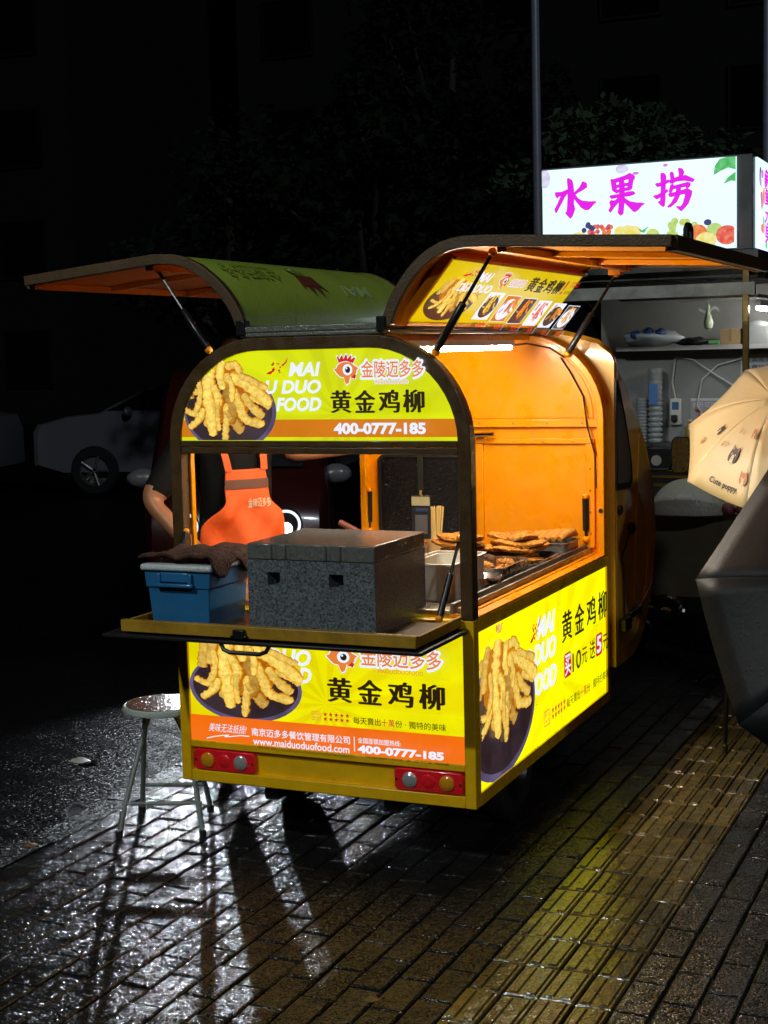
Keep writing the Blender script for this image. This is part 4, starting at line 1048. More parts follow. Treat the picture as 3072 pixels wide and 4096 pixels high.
# ------------------------------------------------------------------ people
skin = P('skin', (.42,.17,.08), .45, var=.08, vscale=20, bump=.1, bscale=120)
hair_m = P('black_hair', (.012,.010,.009), .5, bump=.6, bscale=200)
shirt_black = P('black_cotton', (.007,.0065,.0065), .9, bump=.4, bscale=200, spec=.15)
trousers = P('dark_trousers', (.014,.015,.02), .85, bump=.4, bscale=180)
shoe_m = P('dark_shoe', (.015,.015,.015), .4)
def person(label, base, face, J, scale=1., shirt=shirt_black, pants=trousers, name='person', group=None):
    """J: joint overrides in body axes (right, forward, up), metres at scale 1"""
    fx, fy = face; l = math.hypot(fx, fy); F = Vector((fx/l, fy/l, 0)); S = Vector((fy/l, -fx/l, 0))
    j = dict(pel=(0,0,.95), bel=(0,.005,1.08), che=(0,.01,1.27), nk0=(0,0,1.42), nk1=(0,.01,1.49), hd0=(0,.015,1.56), hd1=(0,.02,1.635), hd2=(0,.015,1.70),
             rs=(.17,0,1.40), re=(.24,-.02,1.12), rw=(.26,.06,.88), ls=(-.17,0,1.40), le=(-.24,-.02,1.12), lw=(-.26,.06,.88),
             rh=(.09,0,.90), rk=(.10,.02,.50), ra=(.10,-.01,.09), rt=(.11,.15,.04), lh=(-.09,0,.90), lk=(-.10,.02,.50), la=(-.10,-.01,.09), lt=(-.11,.15,.04))
    j.update(J)
    rad = dict(pel=(.155,.115), bel=(.145,.115), che=(.165,.125), nk0=(.075,.07), nk1=(.055,.055), hd0=(.068,.075), hd1=(.078,.09), hd2=(.055,.06), rs=(.065,.07), ls=(.065,.07), re=(.042,.042), le=(.042,.042), rw=(.026,.03), lw=(.026,.03),
               rh=(.09,.09), lh=(.09,.09), rk=(.058,.06), lk=(.058,.06), ra=(.042,.045), la=(.042,.045), rt=(.04,.03), lt=(.04,.03))
    edges = [('pel','bel',1),('bel','che',1),('che','nk0',1),('nk0','nk1',0),('nk1','hd0',0),('hd0','hd1',0),('hd1','hd2',0),
             ('che','rs',1),('rs','rm',1),('rm','re',0),('re','rw',0),('che','ls',1),('ls','lm',1),('lm','le',0),('le','lw',0),
             ('pel','rh',2),('rh','rk',2),('rk','ra',2),('ra','rt',3),('pel','lh',2),('lh','lk',2),('lk','la',2),('la','lt',3)]
    for s in 'rl':
        a, b = Vector(j[s+'s']), Vector(j[s+'e'])
        j[s+'m'] = tuple(a.lerp(b, .86)); rad[s+'m'] = (.058,.060)
        e, w = Vector(j[s+'e']), Vector(j[s+'w'])
        d = (w-e).normalized(); side = d.cross(Vector((0,1,0)))
        side = side.normalized() if side.length > .1 else Vector((1,0,0))
        nrm = d.cross(side)
        j[s+'p'] = tuple(w+d*.05); rad[s+'p'] = (.030,.018); edges.append((s+'w', s+'p', 0))
        for k, (off, ln) in enumerate(((-.030,.062),(-.010,.074),(.010,.078),(.028,.066))):
            q0 = w+d*.085+side*off*.9; q1 = q0+d*ln*.5+nrm*.012; q2 = q1+d*ln*.45+nrm*.022
            for m, q in enumerate((q0,q1,q2)):
                j['%sf%d%d' % (s,k,m)] = tuple(q); rad['%sf%d%d' % (s,k,m)] = (.0092-.0008*m,)*2
            edges += [(s+'p','%sf%d0' % (s,k),0),('%sf%d0' % (s,k),'%sf%d1' % (s,k),0),('%sf%d1' % (s,k),'%sf%d2' % (s,k),0)]
        t0 = w+d*.03+side*-.036; t1 = t0+d*.03+side*-.018+nrm*.01; t2 = t1+d*.028+nrm*.008
        for m, q in enumerate((t0,t1,t2)):
            j['%st%d' % (s,m)] = tuple(q); rad['%st%d' % (s,m)] = (.0105-.0008*m,)*2
        edges += [(s+'w',s+'t0',0),(s+'t0',s+'t1',0),(s+'t1',s+'t2',0)]
    names = list(j)
    pos = {n: (S*j[n][0] + F*j[n][1] + Vector((0,0,j[n][2])))*scale for n in names}
    me = bpy.data.meshes.new(name)
    me.from_pydata([pos[n] for n in names], [(names.index(a), names.index(b)) for a, b, _ in edges], [])
    o = bpy.data.objects.new(name, me); COL.objects.link(o)
    sk_ = o.modifiers.new('skin', 'SKIN'); o.modifiers.new('sub', 'SUBSURF').levels = 2
    for i, n in enumerate(names):
        sv = me.skin_vertices[0].data[i]; sv.radius = tuple(r*scale for r in rad[n]); sv.use_root = (n == 'pel'); sv.use_loose = False
    bpy.context.view_layer.update()
    out = bpy.data.meshes.new_from_object(o.evaluated_get(bpy.context.evaluated_depsgraph_get()))
    bpy.data.objects.remove(o)
    for m in (skin, shirt, pants, shoe_m): out.materials.append(m)
    segs = [(pos[a], pos[b], k) for a, b, k in edges]
    for p in out.polygons:
        c = p.center; best = 9; bi = 0
        for a, b, k in segs:
            ab = b-a; t = max(0, min(1, (c-a).dot(ab)/max(1e-9, ab.length_squared))); d = (a+ab*t-c).length
            if d < best: best, bi = d, k
        p.material_index = bi; p.use_smooth = True
    th = thing(name, label, 'person', base, 0, group)
    link('body', out, None, th)
    h = pos['hd1']
    hm = MB()
    n, m = 20, 10
    vs = []
    for jj in range(m+1):
        t = math.pi*.62*jj/m
        for i in range(n):
            a = 2*math.pi*i/n
            front = math.cos(a)   # along F
            tt = t*(1-.45*max(0,front))
            d = F*math.sin(tt)*math.cos(a)*.105 + S*math.sin(tt)*math.sin(a)*.092 + Vector((0,0,math.cos(tt)*.125))
            vs.append(h + d*scale + Vector((0,0,.012*scale)))
    hm.add(vs, [(q*n+i, q*n+(i+1)%n, (q+1)*n+(i+1)%n, (q+1)*n+i) for q in range(m) for i in range(n)])
    part(hm, 'hair', hair_m, th, smooth=70)
    fm = lambda r, f, u: h + (S*r+F*f+Vector((0,0,u)))*scale
    part(MB().blob(fm(0,.100,-.022), (.012*scale,.012*scale,.02*scale), 1, 0), 'nose', skin, th, smooth=80)
    for s in (-1,1):
        part(MB().blob(fm(s*.030,.086,.008), (.011*scale,)*3, 1, 0), 'eye', white_plastic, th, smooth=80)
        part(MB().blob(fm(s*.080,.0,-.01), (.012*scale,.018*scale,.03*scale), 1, .05), 'ear', skin, th, smooth=80)
    part(MB().tube([fm(-.022,.088,-.058), fm(0,.094,-.060), fm(.022,.088,-.058)], .006*scale, 8), 'mouth', P('lips', (.35,.10,.08), .5), th)
    return th, F, S, pos
FV = (.80,-.60)
vend, F, S, _ = person('vendor in black T-shirt and bright orange apron standing at the far side of the cart', (-.845,.955,0), FV,
    dict(rs=(.185,.0,1.39), re=(.37,.02,1.13), rw=(.27,.21,.95), ls=(-.18,.02,1.39), le=(-.239,.127,1.30), lw=(-.45,.26,1.318), rh=(.09,0,.9), lh=(-.09,0,.9)))
apron_m = P('orange_apron_cloth', (.92,.11,.008), .75, var=.12, vscale=9, bump=.35, bscale=60, bdist=.006)
AB = Vector((-.845,.955,0))
def ap(s, z, d=0):
    """point on the apron: s across (to the wearer's right), z up; lifted d off the chest"""
    bulge = .140 - .012*max(0, z-1.18)/.1
    k = max(.02, 1-(s/.235)**2)
    fold = (.010*math.sin(34*s+22*(1.3-z)) + .022*math.sin(15*s-19*(1.15-z)) + .006*math.sin(60*s+31*z))*max(0, min(1, (1.17-z)/.12)) + .034*max(0, min(1, (1.17-z)/.12))
    return S*s + F*(bulge*math.sqrt(k)+fold+d) + Vector((0,0,z))
def hw(z):
    if z > 1.13: return .088 + .012*max(0,(1.24-z)/.11)
    t = min(1, (1.13-z)/.12)
    return .100 + .10*t*t*(3-2*t)
A = MB().grid(44, 54, lambda u, v: tuple(ap((2*u-1)*(hw(1.245-v*.66) if u > .5 else min(.145, hw(1.245-v*.66))), 1.245-v*.66)))
apron = part(A, 'apron', apron_m, vend, smooth=80)
apron.modifiers.new('thick', 'SOLIDIFY').thickness = .003
part(MB().grid(20, 3, lambda u, v: tuple(ap((2*u-1)*(hw(1.19)+.002), 1.205-v*.038, .004))), 'apron_band', P('brown_band', (.13,.035,.01), .6), apron, smooth=80)
for s0, s1 in ((.078,.115), (-.078,-.075)):
    part(MB().grid(3, 12, lambda u, v: tuple(S*((s0+(s1-s0)*v)+(u-.5)*.03) + F*(.128-.055*v*v+.006) + Vector((0,0,1.24+.20*v)))), 'apron_strap', apron_m, apron, smooth=80)
app = Panel(apron, lambda u, v, d: tuple(ap(-u, v, d+.003)))
cream = P('cream_print', (.75,.60,.38), .6)
for i, ch in enumerate('金陵迈多多'): app.text(ch, -.005+i*.021, .014+i*.021, 1.092, 1.128 if i in (0,2) else 1.126, cream, bold=.012)
# ------------------------------------------------------------------ street lamps
pole_m = P('lamp_pole_paint', (.42,.44,.5), .4, metal=.2, var=.1)
def street_lamp(label, x, y, h, arm, lit=False, r=.055):
    t = thing('street_lamp', label, 'street lamp', (x,y,0), 0, 'street lamps')
    part(MB().lathe([(.14,0),(.14,.02),(r*1.6,.03),(r*1.4,.5),(r*1.05,.55),(r,.6),(r*.6,h)], 14), 'pole', pole_m, t)
    a = Vector(arm)
    part(MB().tube([(0,0,h-.05), (a.x*.4,a.y*.4,h+.12), (a.x,a.y,h+.1)], r*.5, 10), 'arm', pole_m, t)
    hd = MB().box((-.30,-.12,-.04),(.30,.12,.05)); hd.xform(Matrix.Translation((a.x,a.y,h+.1)) @ Matrix.Rotation(math.atan2(a.y,a.x),4,'Z'))
    part(hd, 'lamp_head', pole_m, t, bev=.02)
    return t, Vector((x+a.x, y+a.y, h+.02))
street_lamp('slim lamp post rising behind the fruit stall, beside its sign', -1.547, 7.235, 8.0, (-1.2,.3,0), r=.042)
street_lamp('lamp post at the right edge above the fruit stall sign', -.415, 11.2, 8.5, (1.2,.3,0))
lamp, lp = street_lamp('assumed lit street lamp, unseen, over the pavement behind the viewer', -2.2, -5.9, 5.6, (.7,.5,0))  # assumed lamp, out of view; placed from the shelf's shade on the right post
part(MB().box((lp.x-.18+2.2,lp.y-.08+5.9,lp.z+.02),(lp.x+.18+2.2,lp.y+.08+5.9,lp.z+.036)), 'assumed_lamp_lens', P('assumed_lamp_glow', (.9,.9,.9), .4, emis=(.9,1,1), es=12), lamp)
ld = bpy.data.lights.new('assumed_lamp_light', 'SPOT'); ld.energy = ASSUMED_LAMP_POWER; ld.spot_size = R(62); ld.spot_blend = .7; ld.shadow_soft_size = .12; ld.color = (.90,1.0,.97)  # spot of the assumed lamp, added to light the cart from the front
lo_ = bpy.data.objects.new('assumed_lamp_light', ld); COL.objects.link(lo_); lo_.parent = lamp
lo_.location = lp - Vector((-2.2,-5.9,0))
lo_.rotation_euler = (Vector((.1,.1,.3))-lp).to_track_quat('-Z','Y').to_euler()
# ------------------------------------------------------------------ parked red trike with lit headlights
tr_paint = P('dark_red_paint', (.045,.006,.006), .25, coat=.6, var=.1)
white_paint = P('white_car_paint', (.15,.153,.163), .3, coat=.5)
trk = thing('red_trike', 'dark red passenger trike with two lit round headlights behind the vendor', 'trike', (-2.47,3.95,-.0), math.atan2(-.405,.914)*0+R(23.9))
# local: -y faces the viewer
Ot = [(-.62,.25),(-.70,.45),(-.68,.72),(-.58,.92),(-.42,1.0),(-.20,1.48),(-.05,1.60),(.6,1.66),(1.2,1.62),(1.45,1.45),(1.5,.9),(1.48,.3),(1.2,.22),(0,.22)]
vs = []; n = len(Ot)
XS = [(-.55,.90),(-.50,.97),(-.3,1.0),(.3,1.0),(.50,.97),(.55,.90)]
for x, k in XS: vs += [(x*(1-.16*max(0,(z-.95)/.7)), .4+(y-.4)*k, .7+(z-.7)*(.94+.06*(k>.95))) for y, z in Ot]
fs = [(i*n+j, i*n+(j+1)%n, (i+1)*n+(j+1)%n, (i+1)*n+j) for i in range(len(XS)-1) for j in range(n)] + [tuple(range(n))[::-1], tuple(range((len(XS)-1)*n, len(XS)*n))]
part(MB().add(vs, fs), 'body', tr_paint, trk, smooth=40)
part(MB().grid(8, 6, lambda u, v: ((u-.5)*.80*(1-.1*v), -.435+.205*v-.012, 1.03+.40*v)), 'windscreen', dark_glass, trk)
wheel((0,-.45,.22), .22, .10, trk, 'x'); wheel((-.45,1.0,.22), .22, .11, trk, 'x'); wheel((.45,1.0,.22), .22, .11, trk, 'x')
glow = P('headlight_glow', (.9,.9,.9), .3, emis=(.85,.95,1.0), es=14)
ringm = P('headlight_ring_glow', (.9,.9,.9), .3, emis=(.85,.93,1.0), es=1.1)
for s in (-1, 1):
    hl = part(MB().lathe([(.085,.06),(.098,.0),(.094,-.02),(.088,-.022)], 26, (s*.305,-.66,.70), 'y'), 'headlight', black_metal, trk)
    part(MB().lathe([(.072,-.023),(.088,-.0235),(.088,-.026),(.072,-.026)], 26, (s*.305,-.66,.70), 'y', caps=False), 'light_ring', ringm, hl)
    part(MB().lathe([(.036,-.0235),(.034,-.032),(.018,-.038),(.002,-.04)], 18, (s*.305,-.66,.675), 'y'), 'light_bulb', glow, hl)
    sd_ = bpy.data.lights.new('headlight_beam', 'SPOT'); sd_.energy = HEAD_POWER*(.45 if s > 0 else 1.5); sd_.spot_size = R(52); sd_.spot_blend = .6; sd_.shadow_soft_size = .018; sd_.color = (.86,.94,1.0)
    so = bpy.data.objects.new('headlight_beam', sd_); COL.objects.link(so); so.parent = hl
    so.location = (s*.305,-.705,.675); so.rotation_euler = (R(80), 0, 0)
    so.rotation_euler = Vector((0,-1,-.20)).to_track_quat('-Z','Y').to_euler()
    m = part(MB().blob((s*.60,-.28,.965), (.10,.05,.06), 5+s, .04, 16, 10), 'mirror', white_paint, trk, smooth=80)
    part(MB().tube([(s*.49,-.36,.92),(s*.54,-.30,.94)], .012, 8), 'mirror_arm', black_metal, m)
part(MB().box((-.25,-.72,.38),(.25,-.69,.48)), 'number_plate', P('plate_dark', (.05,.05,.06), .4), trk, bev=.004)
# ------------------------------------------------------------------ cars in the dark street
def car(label, loc, rz, paint, group='cars parked in the dark street', L=4.6, h=1.5):
    t = thing('parked_car', label, 'car', loc, rz, group)
    side = [(-.5,.30),(-.5,.62),(-.485,.70),(-.40,.77),(-.30,.80),(-.17,1.02),(-.06,1.08),(.12,1.09),(.28,1.03),(.42,.84),(.485,.80),(.50,.66),(.5,.32),(.42,.22),(-.42,.22)]
    side = [(a*L, b*h/1.09) for a, b in side]
    vs = []; n = len(side)
    XS = [(-.90,.96),(-.86,.99),(-.6,1.0),(.6,1.0),(.86,.99),(.90,.96)]
    for x, k in XS: vs += [(x*(1-.20*max(0,(z-1.05)/.45)), y*k, .7+(z-.7)*(.97 if k < .99 else 1)) for y, z in side]
    fs = [(i*n+j, i*n+(j+1)%n, (i+1)*n+(j+1)%n, (i+1)*n+j) for i in range(5) for j in range(n)] + [tuple(range(n))[::-1], tuple(range(5*n, 6*n))]
    part(MB().add(vs, fs), 'body', paint, t, smooth=30)
    for s in (-1, 1):
        for a, b, c, d in ((-.27,-.15,-.03,-.03),(-.02,-.02,.13,.13),(.14,.14,.26,.38)):
            z0, z1 = 1.13*h/1.5, 1.40*h/1.5
            f = lambda z: s*(.902*(1-.20*max(0,(z-1.05)/.45)))
            part(MB().add([(f(z0),a*L,z0),(f(z0),d*L,z0),(f(z1),c*L,z1),(f(z1),b*L,z1)], [(0,1,2,3)]), 'side_window', dark_glass, t)
        part(MB().blob((s*.98,-.20*L,1.12), (.10,.06,.07), 3, .03), 'mirror', paint, t)
        for yy in (-.31, .30):
            wh = part(MB().lathe([(.20,-.11),(.30,-.11),(.335,-.07),(.335,.07),(.30,.11),(.20,.11)], 26, (s*.83,yy*L,.335), 'x', caps=False), 'wheel', tyre_mat, t)
            rm = MB()
            for k in range(5):
                a = 2*math.pi*k/5; rm.tube([(s*.935,yy*L+.03*math.cos(a),.335+.03*math.sin(a)),(s*.945,yy*L+.205*math.cos(a),.335+.205*math.sin(a))], .018, 6)
            rm.lathe([(.02,-.1),(.205,-.1),(.205,.1),(.195,.1),(.19,-.05),(.02,-.05)], 22, (s*.83,yy*L,.335), 'x', caps=False)
            part(rm, 'rim', dull_steel, wh)
        part(MB().box((s*.55-.18,-.5*L-.004,.80),(s*.55+.18,-.5*L+.1,.90)), 'headlight', chrome, t, bev=.02)
        part(MB().box((s*.902-.012,-.01*L-.1,1.0),(s*.902+.012,-.01*L+.06,1.03)), 'door_handle', chrome, t, bev=.005)
    return t
car('white saloon car parked in the dark beyond the road', (-8.3,13.6,-.1), R(-74), white_paint)
car('pale car cut off at the left edge of the dark street', (-12.6,11.0,-.1), R(-74), white_paint)
# ------------------------------------------------------------------ trees
bark = P('bark', (.05,.035,.025), .8, bump=.8, bscale=30)
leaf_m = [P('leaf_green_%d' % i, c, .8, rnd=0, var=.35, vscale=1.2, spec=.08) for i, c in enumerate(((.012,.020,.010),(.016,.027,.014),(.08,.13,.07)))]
def tree(label, x, y, h, crown, mat, seed, leaves=5200):
    rn = random.Random(seed)
    t = thing('broadleaf_tree', label, 'tree', (x,y,0), 0, 'trees behind the stalls')
    tr = MB().tube([(0,0,0),(.05,.03,h*.25),(-.04,.05,h*.5),(.03,0,h*.8)], [.16,.13,.10,.03], 10)
    clumps = []
    cz0, rx, rz = crown
    for k in range(34):
        a, b = rn.uniform(0,6.28), rn.uniform(-1,1); q = rn.random()**.45
        c = Vector((rx*q*math.sqrt(1-b*b)*math.cos(a), rx*q*math.sqrt(1-b*b)*math.sin(a), cz0+rz*q*b))
        clumps.append((c, rn.uniform(.28,.55)*rx/1.6))
        if k < 12: tr.tube([(0,0,h*.35),tuple(Vector((0,0,h*.5)).lerp(c,.5)),tuple(c)], [.05,.03,.01], 6)
    part(tr, 'trunk', bark, t)
    lv = MB()
    for i in range(leaves):
        c, r = clumps[rn.randrange(len(clumps))]
        d = Vector((rn.gauss(0,1),rn.gauss(0,1),rn.gauss(0,1))).normalized()*r*rn.random()**.33
        p = c+d; u = Vector((rn.gauss(0,1),rn.gauss(0,1),rn.gauss(0,.6))).normalized(); w = u.cross(Vector((rn.gauss(0,1),rn.gauss(0,1),1))).normalized()
        s = rn.uniform(.035,.085)
        lv.add([p-u*s, p+w*s*.5, p+u*s, p-w*s*.5], [(0,1,2,3)])
    part(lv, 'crown', mat, t, smooth=0)
    return t
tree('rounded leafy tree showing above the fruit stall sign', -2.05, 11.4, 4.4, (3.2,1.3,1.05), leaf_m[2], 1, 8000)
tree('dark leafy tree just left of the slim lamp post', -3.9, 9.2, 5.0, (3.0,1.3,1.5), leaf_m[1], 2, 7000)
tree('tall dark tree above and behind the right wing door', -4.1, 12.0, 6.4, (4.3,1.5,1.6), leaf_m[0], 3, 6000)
tree('dim tree in the dark behind the left wing door', -6.5, 11.0, 4.6, (3.0,1.6,1.3), leaf_m[1], 4, 5000)
# ------------------------------------------------------------------ dark buildings far behind
wall_m = P('dark_render', (.0015,.0015,.002), .8, var=.2, vscale=.5)
win_m = P('unlit_window', (.004,.0045,.006), .2)
frame_m = P('window_frame', (.006,.006,.007), .5)
def block(label, x, y, w, d, floors, cols):
    t = thing('apartment_block', label, 'building', (x,y,0))
    H_ = floors*3+1
    part(MB().box((-w/2,0,0),(w/2,d,H_)), 'wall', wall_m, t)
    part(MB().box((-w/2-.3,-.3,H_),(w/2+.3,d+.3,H_+.4)), 'roof', wall_m, t)
    for f in range(floors):
        for c in range(cols):
            cx = -w/2+(c+.5)*w/cols; z = 1+f*3
            fr_ = part(MB().ring([(cx-.8,z),(cx+.8,z),(cx+.8,z+1.6),(cx-.8,z+1.6)], [(cx-.74,z+.06),(cx+.74,z+.06),(cx+.74,z+1.54),(cx-.74,z+1.54)], 'y', -.08, -.002), 'window', frame_m, t, smooth=0)
            part(MB().box((cx-.735,-.04,z+.065),(cx+.735,-.003,z+1.535)), 'pane', win_m, fr_, smooth=0)
block('dark apartment block far behind the fruit stall', -6, 34, 26, 10, 7, 8)
block('dark apartment block far off on the left', -34, 30, 24, 10, 7, 7)
# ------------------------------------------------------------------ fruit stall behind on the right
stall = thing('fruit_stall', 'fruit cup stall with a lit white sign box on its roof', 'stall', (0,0,0))
SY = 3.6
cyan = E('fruit_sign_white', (.72,.96,1.0), 1.25, var=.05, vscale=3, glow=True)
magenta = E('fruit_sign_magenta', (.80,.012,.82), 1.0)
grey_fr = P('grey_frame', (.10,.10,.11), .4, metal=.5, var=.2)
sb = part(MB().box((-.36,SY+.012,2.19),(.786,SY+.62,2.68)), 'sign_box', grey_fr, stall, bev=.004)
part(MB().box((-.348,SY,2.20),(.704,SY+.0118,2.668)), 'sign_face', cyan, sb)
part(MB().box((.7862,SY+.09,2.20),(.797,SY+.60,2.668)), 'sign_side_face', cyan, sb)
fp = Panel(sb, lambda u, v, d: (u, SY-d, v))
GL = {'s':[[(-0.203,2.617),(-0.182,2.606),(-0.177,2.589),(-0.173,2.559),(-0.171,2.527),(-0.174,2.481),(-0.167,2.449),(-0.179,2.418),(-0.189,2.403),(-0.199,2.411),(-0.217,2.432),(-0.207,2.439),(-0.204,2.467),(-0.201,2.514),(-0.2,2.561),(-0.203,2.596)],[(-0.272,2.546),(-0.262,2.543),(-0.239,2.544),(-0.21,2.553),(-0.195,2.56),(-0.195,2.551),(-0.223,2.519),(-0.24,2.489),(-0.252,2.47),(-0.272,2.435),(-0.276,2.455),(-0.258,2.486),(-0.244,2.516),(-0.233,2.533),(-0.254,2.525),(-0.264,2.516),(-0.271,2.53)],[(-0.119,2.593),(-0.1,2.584),(-0.099,2.562),(-0.119,2.551),(-0.148,2.538),(-0.169,2.523),(-0.173,2.531),(-0.147,2.553),(-0.132,2.568)],[(-0.172,2.539),(-0.161,2.523),(-0.145,2.502),(-0.12,2.489),(-0.083,2.483),(-0.043,2.482),(-0.059,2.473),(-0.075,2.455),(-0.088,2.444),(-0.108,2.445),(-0.129,2.458),(-0.149,2.483),(-0.172,2.512)]],'g':[[(0.039,2.595),(0.051,2.591),(0.062,2.582),(0.067,2.535),(0.059,2.527),(0.047,2.537),(0.043,2.568)],[(0.05,2.591),(0.088,2.6),(0.12,2.609),(0.14,2.619),(0.164,2.606),(0.166,2.594),(0.156,2.576),(0.15,2.538),(0.135,2.531),(0.131,2.539),(0.137,2.577),(0.14,2.594),(0.12,2.59),(0.088,2.584),(0.062,2.577)],[(0.065,2.559),(0.099,2.566),(0.137,2.569),(0.135,2.558),(0.099,2.555),(0.066,2.549)],[(0.061,2.532),(0.099,2.541),(0.135,2.545),(0.134,2.533),(0.099,2.529),(0.065,2.522)],[(0.086,2.596),(0.105,2.598),(0.11,2.54),(0.108,2.502),(0.106,2.448),(0.101,2.409),(0.09,2.402),(0.078,2.415),(0.083,2.449),(0.087,2.519)],[(0.031,2.507),(0.055,2.509),(0.095,2.514),(0.135,2.522),(0.163,2.521),(0.167,2.51),(0.143,2.503),(0.095,2.501),(0.055,2.496),(0.039,2.495)],[(0.087,2.502),(0.088,2.484),(0.071,2.465),(0.05,2.443),(0.034,2.421),(0.026,2.429),(0.038,2.452),(0.032,2.472),(0.038,2.483),(0.053,2.478),(0.071,2.487)],[(0.101,2.502),(0.119,2.484),(0.143,2.469),(0.175,2.461),(0.222,2.456),(0.206,2.449),(0.186,2.427),(0.17,2.417),(0.158,2.421),(0.135,2.446),(0.106,2.475)]],'l':[[(0.281,2.554),(0.306,2.556),(0.329,2.564),(0.353,2.57),(0.353,2.561),(0.329,2.55),(0.306,2.543),(0.29,2.54)],[(0.311,2.607),(0.329,2.604),(0.335,2.59),(0.331,2.526),(0.33,2.465),(0.325,2.434),(0.313,2.439),(0.295,2.459),(0.309,2.462),(0.313,2.527)],[(0.27,2.491),(0.29,2.494),(0.325,2.511),(0.345,2.521),(0.345,2.511),(0.317,2.492),(0.29,2.476),(0.282,2.479)],[(0.353,2.566),(0.396,2.581),(0.442,2.587),(0.485,2.565),(0.481,2.554),(0.458,2.559),(0.434,2.564),(0.396,2.563),(0.361,2.553)],[(0.361,2.609),(0.374,2.607),(0.38,2.561),(0.374,2.55),(0.366,2.558)],[(0.404,2.627),(0.423,2.622),(0.431,2.606),(0.415,2.57),(0.405,2.566),(0.41,2.597)],[(0.364,2.543),(0.376,2.546),(0.372,2.519),(0.36,2.501),(0.356,2.509)],[(0.372,2.534),(0.411,2.542),(0.45,2.55),(0.465,2.546),(0.461,2.529),(0.446,2.518),(0.448,2.533),(0.411,2.528),(0.376,2.524)],[(0.352,2.498),(0.388,2.503),(0.427,2.512),(0.45,2.518),(0.473,2.505),(0.469,2.483),(0.453,2.442),(0.434,2.42),(0.418,2.406),(0.407,2.414),(0.391,2.43),(0.415,2.425),(0.43,2.443),(0.442,2.484),(0.438,2.496),(0.411,2.492),(0.372,2.485),(0.356,2.484)],[(0.397,2.529),(0.413,2.526),(0.409,2.49),(0.391,2.453),(0.364,2.432),(0.344,2.429),(0.368,2.451),(0.388,2.484)]]}
for k in 'sgl':
    for q, (dx, dy) in enumerate(((0,0),(.0045,0),(-.0045,.001),(0,.004),(0,-.004))): fp.polys('brush_lettering', magenta, [[(u+dx, v+dy) for u, v in p] for p in GL[k]])
fcol = lambda n, c, c2=None, vs_=40: E('fruit_print_'+n, c, 1., c2=c2, var=.2, vscale=vs_)
f_leaf = fcol('leaf', (.05,.42,.10), (.16,.62,.22), 30); f_grape = fcol('grape', (.50,.62,.08), (.70,.80,.30)); f_red = fcol('red', (.75,.06,.05), (.85,.25,.15)); f_or = fcol('peach', (.85,.32,.10), (.80,.12,.06)); f_yel = fcol('yellow', (.85,.72,.10), (.90,.85,.45))
f_ber = fcol('berry', (.55,.03,.06), (.80,.25,.20)); f_blue = fcol('blueberry', (.06,.06,.20)); f_green = fcol('apple', (.38,.62,.10), (.6,.75,.3)); f_lil = fcol('lilac', (.62,.55,.80), (.75,.80,.95)); f_pink = fcol('petal', (.75,.25,.75))
bot = 2.201
def disc(nm, m, cu, cv, ru, rv=None): fp.poly(nm, m, clip_poly([(cu+ru*math.cos(t*.2618), cv+(rv or ru)*math.sin(t*.2618)) for t in range(24)], -.347, .703, bot, 2.667))
fp.poly('printed_petal', f_lil, clip_poly([(-.33+.03*math.cos(t*.3), 2.62+.05*math.sin(t*.3)) for t in range(21)], -.347,.7,bot,2.667))
disc('printed_petal', f_lil, .10, 2.645, .035, .025); disc('printed_petal', f_pink, .175, 2.617, .018, .008); disc('printed_petal', f_pink, .335, 2.648, .013, .008)
fp.poly('printed_leaf', f_leaf, [(.588,2.578),(.595,2.625),(.62,2.66),(.66,2.6665),(.703,2.6665),(.703,2.60),(.665,2.612),(.63,2.60)])
fp.poly('printed_leaf', f_leaf, [(.64,2.53),(.66,2.56),(.703,2.59),(.703,2.54),(.68,2.545)])
rn = random.Random(4)
for i in range(5): disc('printed_mango', f_yel, .09+.02*i, 2.31+.02*rn.random(), .035, .03)
disc('printed_mango', f_yel, -.14, 2.305, .04, .02)
for i in range(20): disc('printed_berry', (f_ber, f_red, f_or)[i % 3], -.09+.14*rn.random(), 2.27+.085*rn.random(), .013)
for i in range(5): disc('printed_berry', f_blue, -.11+.08*rn.random(), 2.33+.03*rn.random(), .014)
fp.poly('printed_leaf', f_leaf, [(.19,2.325),(.215,2.315),(.25,2.335),(.225,2.30),(.205,2.305)])
disc('printed_melon', f_grape, .27, 2.29, .035, .03)
for i in range(22): disc('printed_grape', (f_grape, f_green)[i % 2], .345+.155*rn.random(), 2.24+.115*rn.random(), .019)
disc('printed_apple', f_green, .60, 2.295, .042, .036); disc('printed_peach', f_or, .515, 2.285, .047, .042); disc('printed_apple', f_red, .665, 2.265, .058, .05); disc('printed_apple', f_yel, .555, 2.24, .055, .045)
disc('printed_berry', f_blue, .565, 2.335, .02, .016)
fs_ = Panel(sb, lambda u, v, d: (.797+d, u, v))
for i in range(26):
    cu, cv = SY+.12+.42*rn.random(), 2.22+.38*rn.random()
    fs_.ellipse('printed_fruit', (f_leaf,f_or,f_blue,f_pink,f_yel,f_grape,f_lil)[i % 7], cu, cv, .02+.025*rn.random(), .02+.03*rn.random(), 14)
for i, ch in enumerate('新鲜水果'): fs_.text(ch, SY+.22+.0*i, SY+.42, 2.53-.1*i, 2.62-.1*i, magenta, bold=.03)
